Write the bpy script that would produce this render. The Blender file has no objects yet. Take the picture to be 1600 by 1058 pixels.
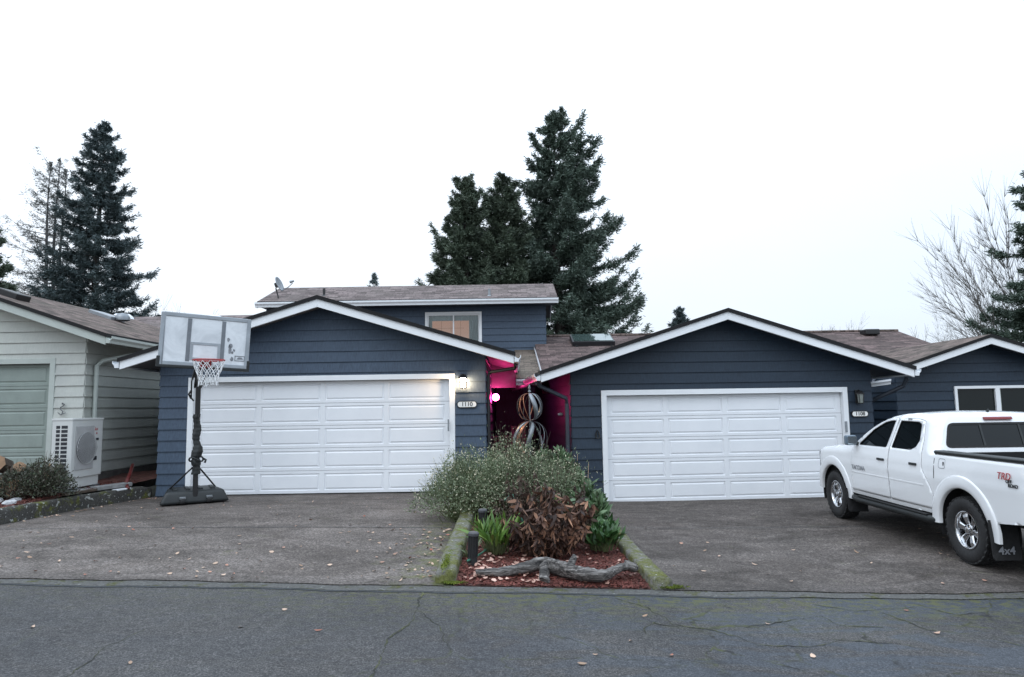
import bpy, bmesh, math, random
import numpy as np
from mathutils import Vector, Matrix
from mathutils.geometry import delaunay_2d_cdt
random.seed(7); RNG = np.random.default_rng(7)
SC = bpy.context.scene; COL = SC.collection
PI = math.pi
EYE = 1.7

# ------------------------------------------------------------------ ground height
def G(x, y=12.0):
    near = max(-.150, min(.15, -.03-.0325*x))             # the street falls gently to the right
    far = -0.0125 - 0.1375*math.tanh((x-0.3)/1.2)         # each garage apron is nearly level
    t = max(0, min(1, (y-6.6)/5.2)); t = t*t*(3-2*t)
    return near*(1-t)+far*t

# ------------------------------------------------------------------ materials
M = {}
def _nt(name):
    m = bpy.data.materials.new(name); m.use_nodes = True
    nt = m.node_tree; b = nt.nodes['Principled BSDF']; M[name] = m
    return m, nt, b
def N(nt, t, **kw):
    n = nt.nodes.new(t)
    for k, v in kw.items():
        if k in n.inputs.keys(): n.inputs[k].default_value = v
        else: setattr(n, k, v)
    return n
def noise(nt, co, scale, detail=4, rough=.55, dist=0.0):
    n = nt.nodes.new('ShaderNodeTexNoise'); n.inputs['Scale'].default_value = scale
    n.inputs['Detail'].default_value = detail; n.inputs['Roughness'].default_value = rough
    n.inputs['Distortion'].default_value = dist
    if co is not None: nt.links.new(co, n.inputs['Vector'])
    return n
def ramp(nt, fac, stops):
    r = nt.nodes.new('ShaderNodeValToRGB')
    el = r.color_ramp.elements
    while len(el) > 1: el.remove(el[-1])
    el[0].position = stops[0][0]; c = stops[0][1]; el[0].color = c if len(c) == 4 else (*c, 1)
    for p, c in stops[1:]:
        e = el.new(p); e.color = c if len(c) == 4 else (*c, 1)
    nt.links.new(fac, r.inputs['Fac']); return r
def mix(nt, fac, a, b, mode='MIX'):
    n = nt.nodes.new('ShaderNodeMix'); n.data_type = 'RGBA'; n.blend_type = mode
    if isinstance(fac, (int, float)): n.inputs[0].default_value = fac
    else: nt.links.new(fac, n.inputs[0])
    for s, v in ((6, a), (7, b)):
        if isinstance(v, tuple): n.inputs[s].default_value = (*v[:3], 1)
        else: nt.links.new(v, n.inputs[s])
    return n.outputs[2]
def math_(nt, op, a, b=None):
    n = nt.nodes.new('ShaderNodeMath'); n.operation = op
    for i, v in enumerate((a, b)):
        if v is None: continue
        if isinstance(v, (int, float)): n.inputs[i].default_value = v
        else: nt.links.new(v, n.inputs[i])
    return n.outputs[0]
def coords(nt, scale=(1, 1, 1), kind='Object'):
    tc = nt.nodes.new('ShaderNodeTexCoord'); mp = nt.nodes.new('ShaderNodeMapping')
    mp.inputs['Scale'].default_value = scale
    nt.links.new(tc.outputs[kind], mp.inputs['Vector']); return mp.outputs['Vector']
def bump(nt, b, h, strength=.3, dist=.01):
    n = nt.nodes.new('ShaderNodeBump'); n.inputs['Strength'].default_value = strength
    n.inputs['Distance'].default_value = dist
    nt.links.new(h, n.inputs['Height']); nt.links.new(n.outputs['Normal'], b.inputs['Normal'])
def pm(name, c, rough=.6, var=.18, scale=6, st=(1, 1, 1), bmp=.0, bsc=60, metal=0, spec=.5, c2=None, coat=0, bdist=.006):
    m, nt, b = _nt(name)
    co = coords(nt, st)
    n1 = noise(nt, co, scale, 5, .6)
    lo = tuple(x*(1-var) for x in c); hi = tuple(min(1, x*(1+var)) for x in (c2 or c))
    r = ramp(nt, n1.outputs['Fac'], [(.3, lo), (.7, hi)])
    nt.links.new(r.outputs['Color'], b.inputs['Base Color'])
    b.inputs['Roughness'].default_value = rough; b.inputs['Metallic'].default_value = metal
    b.inputs['Specular IOR Level'].default_value = spec
    b.inputs['Coat Weight'].default_value = coat
    if bmp:
        n2 = noise(nt, co, bsc, 4); bump(nt, b, n2.outputs['Fac'], bmp, bdist)
    return m
def leafmat(name, c1, c2, rough=.55, c3=None, spec=.4):
    m, nt, b = _nt(name)
    g = nt.nodes.new('ShaderNodeNewGeometry')
    st = [(0, c1), (1, c2)] if c3 is None else [(0, c1), (.68, c2), (1, c3)]
    r = ramp(nt, g.outputs['Random Per Island'], st)
    co = coords(nt); n = noise(nt, co, .9, 3)
    r2 = ramp(nt, n.outputs['Fac'], [(.35, (.72, .72, .72)), (.65, (1.25, 1.25, 1.25))])
    nt.links.new(mix(nt, 1.0, r.outputs['Color'], r2.outputs['Color'], 'MULTIPLY'), b.inputs['Base Color'])
    b.inputs['Roughness'].default_value = rough; b.inputs['Specular IOR Level'].default_value = spec
    return m
def emit(name, c, s):
    m, nt, b = _nt(name)
    b.inputs['Base Color'].default_value = (.8, .8, .8, 1)
    b.inputs['Emission Color'].default_value = (*c, 1); b.inputs['Emission Strength'].default_value = s
    return m

def siding(name, c, var=.16):
    m, nt, b = _nt(name)
    co = coords(nt, (9, 9, .8)); fine = noise(nt, co, 7, 4, .65)
    co2 = coords(nt); big = noise(nt, co2, .8, 4, .6)
    co3 = coords(nt, (1, 1, 3.5)); blo = noise(nt, co3, 3.0, 5, .7)
    r1 = ramp(nt, fine.outputs['Fac'], [(.3, tuple(x*(1-var) for x in c)), (.72, tuple(x*(1+var) for x in c))])
    r2 = ramp(nt, big.outputs['Fac'], [(.3, (.86, .86, .88)), (.7, (1.12, 1.12, 1.1))])
    k = mix(nt, 1, r1.outputs['Color'], r2.outputs['Color'], 'MULTIPLY')
    r3 = ramp(nt, blo.outputs['Fac'], [(.55, (0, 0, 0)), (.8, (.3, .3, .3))])
    k = mix(nt, r3.outputs['Color'], k, tuple(min(1, x*1.35+.015) for x in c))
    nt.links.new(k, b.inputs['Base Color']); b.inputs['Roughness'].default_value = .55
    b.inputs['Specular IOR Level'].default_value = .35
    bump(nt, b, fine.outputs['Fac'], .35, .004)
    return m
def shingle(name, axis, ca, cb, cc):
    m, nt, b = _nt(name)
    tc = nt.nodes.new('ShaderNodeTexCoord'); sp = nt.nodes.new('ShaderNodeSeparateXYZ')
    nt.links.new(tc.outputs['Object'], sp.inputs[0]); cb_ = nt.nodes.new('ShaderNodeCombineXYZ')
    a, d = ('X', 'Y') if axis == 'x' else ('Y', 'X')
    nt.links.new(sp.outputs[a], cb_.inputs[0]); nt.links.new(sp.outputs[d], cb_.inputs[1])
    br = nt.nodes.new('ShaderNodeTexBrick'); nt.links.new(cb_.outputs[0], br.inputs['Vector'])
    br.inputs['Scale'].default_value = 1; br.inputs['Brick Width'].default_value = .30; br.inputs['Row Height'].default_value = .145
    br.inputs['Mortar Size'].default_value = .006; br.inputs['Mortar Smooth'].default_value = .3; br.inputs['Bias'].default_value = 0
    br.inputs['Color1'].default_value = (*ca, 1); br.inputs['Color2'].default_value = (*cb, 1); br.inputs['Mortar'].default_value = (*[x*.4 for x in ca], 1)
    br.offset = .37; br.squash = 1.3; br.squash_frequency = 3
    gr = noise(nt, tc.outputs['Object'], 13, 5, .85); big = noise(nt, tc.outputs['Object'], 1.1, 4, .65)
    r = ramp(nt, gr.outputs['Fac'], [(.32, (.45, .45, .46)), (.68, (1.6, 1.58, 1.55))])
    k = mix(nt, 1, br.outputs['Color'], r.outputs['Color'], 'MULTIPLY')
    r2 = ramp(nt, big.outputs['Fac'], [(.42, (0, 0, 0)), (.75, (.55, .55, .55))])
    k = mix(nt, r2.outputs['Color'], k, cc)
    nt.links.new(k, b.inputs['Base Color']); b.inputs['Roughness'].default_value = .9; b.inputs['Specular IOR Level'].default_value = .2
    h = math_(nt, 'ADD', br.outputs['Fac'], gr.outputs['Fac'])
    bump(nt, b, math_(nt, 'MULTIPLY', h, -1), .5, .012)
    return m

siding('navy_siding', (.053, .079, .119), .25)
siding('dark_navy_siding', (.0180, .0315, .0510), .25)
pm('soffit_grey', (.13, .13, .14), .6, .2, 5)
siding('sage_siding', (.47, .49, .455), .06)
pm('navy_trim', (.028, .037, .052), .5, .15, 5)
pm('black_trim', (.012, .013, .016), .45, .2, 9)
pm('foundation', (.10, .095, .09), .9, .3, 6, bmp=.4)
pm('white_paint', (.78, .80, .82), .42, .03, 3, bmp=.06, bsc=25)
pm('white_gutter', (.70, .73, .76), .35, .05, 6)
pm('sage_trim', (.42, .46, .43), .5, .06, 5)
pm('sage_door', (.235, .280, .255), .5, .08, 4, bmp=.08, bsc=30)
m, nt, b = _nt('door_white')
co = coords(nt); n1 = noise(nt, co, 1.3, 5, .65); n2 = noise(nt, coords(nt, (30, 30, 3)), 6, 3)
r = ramp(nt, n1.outputs['Fac'], [(.3, (.73, .75, .78)), (.7, (.80, .815, .84))]); nt.links.new(r.outputs['Color'], b.inputs['Base Color'])
b.inputs['Roughness'].default_value = .42; bump(nt, b, n2.outputs['Fac'], .12, .003)
pm('seam_dark', (.05, .055, .06), .8, .1)
shingle('shingle_front', 'x', (.080, .064, .062), (.225, .182, .178), (.120, .105, .095))
shingle('shingle_brown', 'x', (.055, .040, .038), (.165, .118, .113), (.080, .064, .057))
shingle('shingle_side', 'y', (.055, .042, .038), (.185, .140, .125), (.095, .085, .066))
shingle('shingle_tan', 'x', (.062, .050, .042), (.165, .132, .108), (.11, .10, .075))
pm('shingle_edge', (.005, .005, .006), .85, .35, 30, bmp=.4)
pm('flashing', (.36, .35, .36), .5, .1)
pm('black_metal', (.012, .012, .013), .4, .25, 14, spec=.5)
pm('black_plastic', (.012, .015, .016), .5, .25, 10, bmp=.1)
pm('black_rubber', (.013, .013, .014), .8, .3, 20, bmp=.2)
pm('tyre_rubber', (.016, .016, .017), .75, .35, 30, bmp=.3, bsc=90)
pm('chrome', (.62, .63, .65), .18, .04, 8, metal=1)
pm('galvanised', (.22, .235, .25), .4, .12, 10, metal=.7)
pm('grey_metal', (.25, .27, .29), .45, .15, 12, metal=.3)
pm('car_white', (.76, .77, .785), .22, .015, 2, coat=.6)
pm('car_glass', (.005, .007, .008), .03, .1, 2, spec=.32)
pm('dark_liner', (.008, .008, .009), .9, .2)
pm('tail_red', (.20, .010, .013), .2, .1, 10, coat=.5)
pm('rim_dark', (.03, .03, .03), .6, .2)
pm('decal_red', (.42, .05, .06), .4, .1); pm('decal_grey', (.27, .28, .30), .4, .1); pm('decal_black', (.02, .02, .022), .4, .1)
pm('decal_white', (.22, .23, .25), .5, .1)
pm('ac_shell', (.56, .57, .555), .5, .04, 4); pm('ac_dark', (.02, .022, .028), .6, .2); pm('ac_grille', (.40, .40, .40), .45, .1)
pm('plaque_white', (.82, .81, .78), .45, .05); pm('plaque_black', (.015, .015, .016), .4, .1)
pm('concrete_block', (.22, .22, .22), .9, .25, 9, bmp=.4)
pm('bark', (.055, .047, .042), .95, .4, 3, (1, 1, .25), bmp=.7, bsc=12)
pm('bark_grey', (.085, .082, .083), .95, .35, 3, (1, 1, .25), bmp=.5, bsc=12)
pm('twig', (.17, .16, .155), .9, .3, 4)
pm('stem_green', (.09, .11, .045), .7, .3, 12)
pm('stem_brown', (.06, .04, .028), .8, .35, 12)
pm('log_bark', (.075, .055, .042), .95, .45, 8, bmp=.7, bsc=30)
pm('log_end', (.26, .16, .095), .8, .3, 5, (1, 1, 1), bmp=.2)
pm('split_wood', (.52, .36, .22), .7, .25, 6, (4, 1, 1), bmp=.2)
pm('stone', (.42, .42, .43), .8, .3, 9, bmp=.4)
pm('red_paint', (.12, .018, .016), .5, .25, 9)
pm('copper', (.34, .14, .08), .35, .2, 10, metal=.6)
pm('steel', (.16, .17, .18), .35, .15, 10, metal=.5)
pm('rim_orange', (.36, .035, .035), .5, .15); pm('net_white', (.68, .69, .70), .8, .08)
pm('flower', (.62, .57, .42), .7, .2, 30)
leafmat('fir_leaf', (.045, .070, .054), (.130, .172, .138), .6)
leafmat('pine_leaf', (.045, .068, .046), (.120, .150, .105), .6)
leafmat('spruce_leaf', (.048, .068, .072), (.115, .150, .155), .6)
leafmat('grey_leaf', (.085, .115, .06), (.20, .235, .145), .65, (.14, .18, .095))
leafmat('green_leaf', (.035, .070, .030), (.085, .14, .065), .4, (.13, .19, .10))
leafmat('hellebore_leaf', (.05, .12, .02), (.13, .22, .045), .4, (.20, .28, .07))
leafmat('lance_leaf', (.022, .065, .020), (.060, .13, .040), .35, (.10, .19, .075))
leafmat('brown_leaf', (.020, .012, .010), (.105, .052, .036), .75, (.36, .19, .115))
leafmat('dark_leaf', (.035, .024, .018), (.095, .062, .042), .8)
leafmat('dusky_leaf', (.030, .045, .026), (.085, .075, .058), .6, (.07, .10, .05))
leafmat('litter_leaf', (.20, .12, .07), (.50, .36, .27), .7, (.30, .10, .06))
leafmat('mulch_chip', (.075, .020, .016), (.19, .06, .045), .85, (.12, .034, .026))
leafmat('pale_chip', (.30, .16, .12), (.52, .34, .28), .8)

# ------------------------------------------------------------------ paving materials
def asphalt():
    m, nt, b = _nt('asphalt')
    co = coords(nt)
    g1 = noise(nt, co, 70, 4, .85); g2 = noise(nt, co, 15, 5, .75); big = noise(nt, co, .55, 5, .6); mid = noise(nt, co, 2.2, 5, .65)
    base = ramp(nt, g1.outputs['Fac'], [(.34, (.022, .022, .023)), (.50, (.072, .070, .070)), (.66, (.205, .197, .192))])
    r2 = ramp(nt, g2.outputs['Fac'], [(.3, (.66, .66, .67)), (.7, (1.32, 1.31, 1.30))])
    k = mix(nt, 1, base.outputs['Color'], r2.outputs['Color'], 'MULTIPLY')
    rb = ramp(nt, big.outputs['Fac'], [(.35, (.74, .74, .76)), (.65, (1.16, 1.14, 1.12))])
    k = mix(nt, 1, k, rb.outputs['Color'], 'MULTIPLY')
    sp = N(nt, 'ShaderNodeSeparateXYZ'); nt.links.new(co, sp.inputs[0])
    # bluish sealer smears, mostly right of the middle and along two wheel paths
    cs = coords(nt, (.55, 1.5, 1)); sm = noise(nt, cs, 1.6, 5, .6, 1.2)
    right = ramp(nt, math_(nt, 'ADD', math_(nt, 'MULTIPLY', sp.outputs['X'], .16), .42), [(.25, (.12, .12, .12)), (.75, (1, 1, 1))])
    smr = ramp(nt, sm.outputs['Fac'], [(.44, (0, 0, 0)), (.54, (.72, .72, .72))])
    f = mix(nt, 1, smr.outputs['Color'], right.outputs['Color'], 'MULTIPLY')
    k = mix(nt, f, k, mix(nt, 1, k, (.90, 1.06, 1.24), 'MULTIPLY')); k = mix(nt, mix(nt, 1, f, (.45, .45, .45), 'MULTIPLY'), k, (.075, .088, .110))
    # cracks
    mg0 = noise(nt, co, 3.1, 5, .7)
    wn = noise(nt, co, 1.8, 4, .6)
    wv = nt.nodes.new('ShaderNodeVectorMath'); wv.operation = 'MULTIPLY_ADD'
    nt.links.new(wn.outputs['Color'], wv.inputs[0]); wv.inputs[1].default_value = (.55, .55, 0); nt.links.new(co, wv.inputs[2])
    vo = nt.nodes.new('ShaderNodeTexVoronoi'); vo.feature = 'DISTANCE_TO_EDGE'; vo.inputs['Scale'].default_value = 1.15
    nt.links.new(wv.outputs[0], vo.inputs['Vector'])
    vo2 = nt.nodes.new('ShaderNodeTexVoronoi'); vo2.feature = 'DISTANCE_TO_EDGE'; vo2.inputs['Scale'].default_value = .33
    nt.links.new(wv.outputs[0], vo2.inputs['Vector'])
    cr = ramp(nt, vo.outputs['Distance'], [(.006, (1, 1, 1)), (.020, (0, 0, 0))])
    cr2 = ramp(nt, vo2.outputs['Distance'], [(.0018, (.9, .9, .9)), (.0065, (0, 0, 0))])
    brk = ramp(nt, mid.outputs['Fac'], [(.45, (0, 0, 0)), (.55, (1, 1, 1))])
    c1 = mix(nt, 1, cr.outputs['Color'], brk.outputs['Color'], 'MULTIPLY')
    c1 = mix(nt, 1, c1, right.outputs['Color'], 'MULTIPLY')
    md0 = ramp(nt, math_(nt, 'ADD', math_(nt, 'MULTIPLY', sp.outputs['X'], .12), .5), [(.30, (.0, .0, .0)), (.40, (.8, .8, .8))])
    brk2 = ramp(nt, mg0.outputs['Fac'], [(.40, (0, 0, 0)), (.55, (1, 1, 1))])
    ca = mix(nt, 1, c1, mix(nt, 1, mix(nt, 1, cr2.outputs['Color'], md0.outputs['Color'], 'MULTIPLY'), brk2.outputs['Color'], 'MULTIPLY'), 'LIGHTEN')
    mg = noise(nt, co, 7, 4, .6)
    mossy = ramp(nt, mg.outputs['Fac'], [(.42, (.018, .018, .017)), (.62, (.085, .095, .03))])
    k = mix(nt, ca, k, mossy.outputs['Color'])
    # moss growing along the edge of the drive (world y 6.0 .. 6.5)
    ed = ramp(nt, math_(nt, 'MULTIPLY', sp.outputs['Y'], .1), [(.530, (0, 0, 0)), (.590, (.30, .30, .30)), (.630, (.8, .8, .8)), (.650, (1, 1, 1))])
    mm = noise(nt, coords(nt, (1, 1.7, 1)), 9, 6, .72)
    mr = ramp(nt, mm.outputs['Fac'], [(.47, (0, 0, 0)), (.60, (.9, .9, .9))])
    md = ramp(nt, math_(nt, 'MULTIPLY', math_(nt, 'ADD', sp.outputs['X'], 8), .06), [(.30, (.25, .25, .25)), (.45, (1, 1, 1))])
    f2 = mix(nt, 1, mix(nt, 1, ed.outputs['Color'], mr.outputs['Color'], 'MULTIPLY'), md.outputs['Color'], 'MULTIPLY')
    k = mix(nt, f2, k, (.12, .125, .045))
    nt.links.new(k, b.inputs['Base Color']); b.inputs['Roughness'].default_value = .82; b.inputs['Specular IOR Level'].default_value = .3
    bump(nt, b, math_(nt, 'SUBTRACT', g1.outputs['Fac'], ca), .55, .006)
asphalt()
def drive(name, dark, lev):
    m, nt, b = _nt(name)
    co = coords(nt)
    g1 = noise(nt, co, 42, 4, .85); g2 = noise(nt, co, 11, 5, .75); big = noise(nt, coords(nt, (.9, 1.1, 1)), .8, 6, .68, .8); st = noise(nt, coords(nt, (.75, 1.2, 1)), 1.5, 7, .72, 1.2)
    base = ramp(nt, g1.outputs['Fac'], [(.33, tuple(x*lev for x in (.034, .030, .0275))), (.50, tuple(x*lev for x in (.104, .092, .086))), (.67, tuple(x*lev for x in (.27, .245, .233)))])
    r2 = ramp(nt, g2.outputs['Fac'], [(.3, (.74, .73, .72)), (.7, (1.25, 1.24, 1.22))])
    k = mix(nt, 1, base.outputs['Color'], r2.outputs['Color'], 'MULTIPLY')
    rb = ramp(nt, big.outputs['Fac'], [(.32, (.62, .60, .58)), (.5, (.96, .94, .93)), (.68, (1.28, 1.25, 1.23))])
    k = mix(nt, 1, k, rb.outputs['Color'], 'MULTIPLY')
    sr = ramp(nt, st.outputs['Fac'], [(.36, (.55, .52, .49)), (.50, (.88, .86, .84)), (.62, (1.12, 1.11, 1.10))])
    k = mix(nt, dark, k, mix(nt, 1, k, sr.outputs['Color'], 'MULTIPLY'))
    sp = N(nt, 'ShaderNodeSeparateXYZ'); nt.links.new(co, sp.inputs[0])
    mo = noise(nt, co, 2.6, 6, .72, .5)
    mr = ramp(nt, mo.outputs['Fac'], [(.60, (0, 0, 0)), (.74, (.65, .65, .65))])
    k = mix(nt, mr.outputs['Color'], k, (.085, .085, .045))
    # moss creeping along the planter kerb
    if dark < .8:
        e = ramp(nt, math_(nt, 'ADD', math_(nt, 'MULTIPLY', sp.outputs['X'], 1), 1.6), [(.22, (0, 0, 0)), (.78, (.9, .9, .9))])
        mo2 = noise(nt, co, 6, 6, .7)
        mr2 = ramp(nt, mo2.outputs['Fac'], [(.46, (0, 0, 0)), (.60, (1, 1, 1))])
        k = mix(nt, mix(nt, 1, e.outputs['Color'], mr2.outputs['Color'], 'MULTIPLY'), k, (.10, .11, .03))
    nt.links.new(k, b.inputs['Base Color']); b.inputs['Roughness'].default_value = .85; b.inputs['Specular IOR Level'].default_value = .3
    bump(nt, b, g1.outputs['Fac'], .5, .005)
drive('drive_left', .75, 1.10); drive('drive_right', .95, .86)
def kerbmat(name, moss, cbase=(.17, .165, .155), lich=.66):
    m, nt, b = _nt(name)
    co = coords(nt); g = noise(nt, co, 40, 4, .7); mo = noise(nt, co, 5, 6, .7, .4); li = noise(nt, co, 17, 3, .6)
    base = ramp(nt, g.outputs['Fac'], [(.3, tuple(x*.55 for x in cbase)), (.7, tuple(x*1.4 for x in cbase))])
    r = ramp(nt, mo.outputs['Fac'], [(.56-moss, (0, 0, 0)), (.68-moss*.6, (.9, .9, .9))])
    g2 = ramp(nt, g.outputs['Fac'], [(.3, (.060, .062, .012)), (.7, (.15, .16, .045))])
    k = mix(nt, r.outputs['Color'], base.outputs['Color'], g2.outputs['Color'])
    lr = ramp(nt, li.outputs['Fac'], [(lich, (0, 0, 0)), (lich+.04, (.8, .8, .8))])
    k = mix(nt, lr.outputs['Color'], k, (.36, .37, .35))
    nt.links.new(k, b.inputs['Base Color']); b.inputs['Roughness'].default_value = .95; b.inputs['Specular IOR Level'].default_value = .15
    bump(nt, b, math_(nt, 'ADD', g.outputs['Fac'], r.outputs['Color']), .7, .012)
kerbmat('kerb_mossy', .17); kerbmat('kerb_lichen', .04, (.062, .060, .056), .60); kerbmat('lip_concrete', .03, (.15, .147, .14))
pm('soil', (.055, .022, .017), .95, .45, 14, bmp=.7, bsc=45, c2=(.12, .045, .034))
pm('grass_ground', (.045, .055, .025), .95, .4, 2, bmp=.4)
m, nt, b = _nt('driftwood')
co = coords(nt, (1.0, 9, 9)); n1 = noise(nt, co, 4, 5, .75, .9); n2 = noise(nt, coords(nt), 5, 4)
r = ramp(nt, n1.outputs['Fac'], [(.38, (.010, .009, .009)), (.5, (.085, .076, .070)), (.66, (.30, .28, .265))]); r2 = ramp(nt, n2.outputs['Fac'], [(.35, (.55, .55, .55)), (.65, (1.2, 1.2, 1.2))])
nt.links.new(mix(nt, 1, r.outputs['Color'], r2.outputs['Color'], 'MULTIPLY'), b.inputs['Base Color']); b.inputs['Roughness'].default_value = .85
bump(nt, b, n1.outputs['Fac'], .8, .015)
m, nt, b = _nt('board_clear')          # scuffed, hazed acrylic
co = coords(nt); n1 = noise(nt, co, 2.2, 5, .7, .8); n2 = noise(nt, coords(nt, (1, 1, 2)), 9, 5, .7)
r = ramp(nt, n1.outputs['Fac'], [(.30, (.52, .55, .58)), (.55, (.68, .71, .74)), (.75, (.74, .77, .80))])
s = ramp(nt, n2.outputs['Fac'], [(.66, (0, 0, 0)), (.74, (.35, .35, .35))])
nt.links.new(mix(nt, s.outputs['Color'], r.outputs['Color'], (.20, .21, .23)), b.inputs['Base Color']); b.inputs['Roughness'].default_value = .25
pm('board_frame', (.30, .33, .36), .45, .15, 5); pm('board_line', (.15, .165, .185), .5, .15, 8); pm('board_scuff', (.2, .21, .23), .6, .3, 20)
emit('lamp_glow', (1.0, .68, .38), 170); emit('pink_glow', (1.0, .05, .27), 165)
m, nt, b = _nt('window_glass')
b.inputs['Base Color'].default_value = (.009, .012, .012, 1); b.inputs['Roughness'].default_value = .03; b.inputs['Specular IOR Level'].default_value = .28
m, nt, b = _nt('clear_glass')
for n in list(nt.nodes):
    if n.type != 'OUTPUT_MATERIAL': nt.nodes.remove(n)
out = [n for n in nt.nodes if n.type == 'OUTPUT_MATERIAL'][0]
tr = nt.nodes.new('ShaderNodeBsdfTransparent'); gl = nt.nodes.new('ShaderNodeBsdfGlossy'); gl.inputs['Roughness'].default_value = .02
tr.inputs['Color'].default_value = (.85, .88, .88, 1); fr = nt.nodes.new('ShaderNodeFresnel'); fr.inputs['IOR'].default_value = 1.6
mx = nt.nodes.new('ShaderNodeMixShader'); nt.links.new(fr.outputs[0], mx.inputs[0]); nt.links.new(tr.outputs[0], mx.inputs[1]); nt.links.new(gl.outputs[0], mx.inputs[2]); nt.links.new(mx.outputs[0], out.inputs['Surface'])
pm('mirror_glass', (.42, .48, .53), .08, .05, 3, metal=.9)
pm('curtain', (.34, .42, .43), .9, .1, 5, (12, 12, .5)); emit('room_glow', (.85, .42, .27), .42); pm('skylight_glass', (.10, .15, .14), .02, .1, 3, spec=1.0); M['skylight_glass'].node_tree.nodes['Principled BSDF'].inputs['Metallic'].default_value = .55
pm('dome_white', (.72, .75, .78), .3, .05, 4)

m, nt, b = _nt('crack_fill')
co = coords(nt); n1 = noise(nt, co, 5, 5, .75); r = ramp(nt, n1.outputs['Fac'], [(.42, (.020, .020, .019)), (.55, (.055, .060, .028)), (.66, (.13, .14, .035))]); nt.links.new(r.outputs['Color'], b.inputs['Base Color']); b.inputs['Roughness'].default_value = .95
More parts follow.
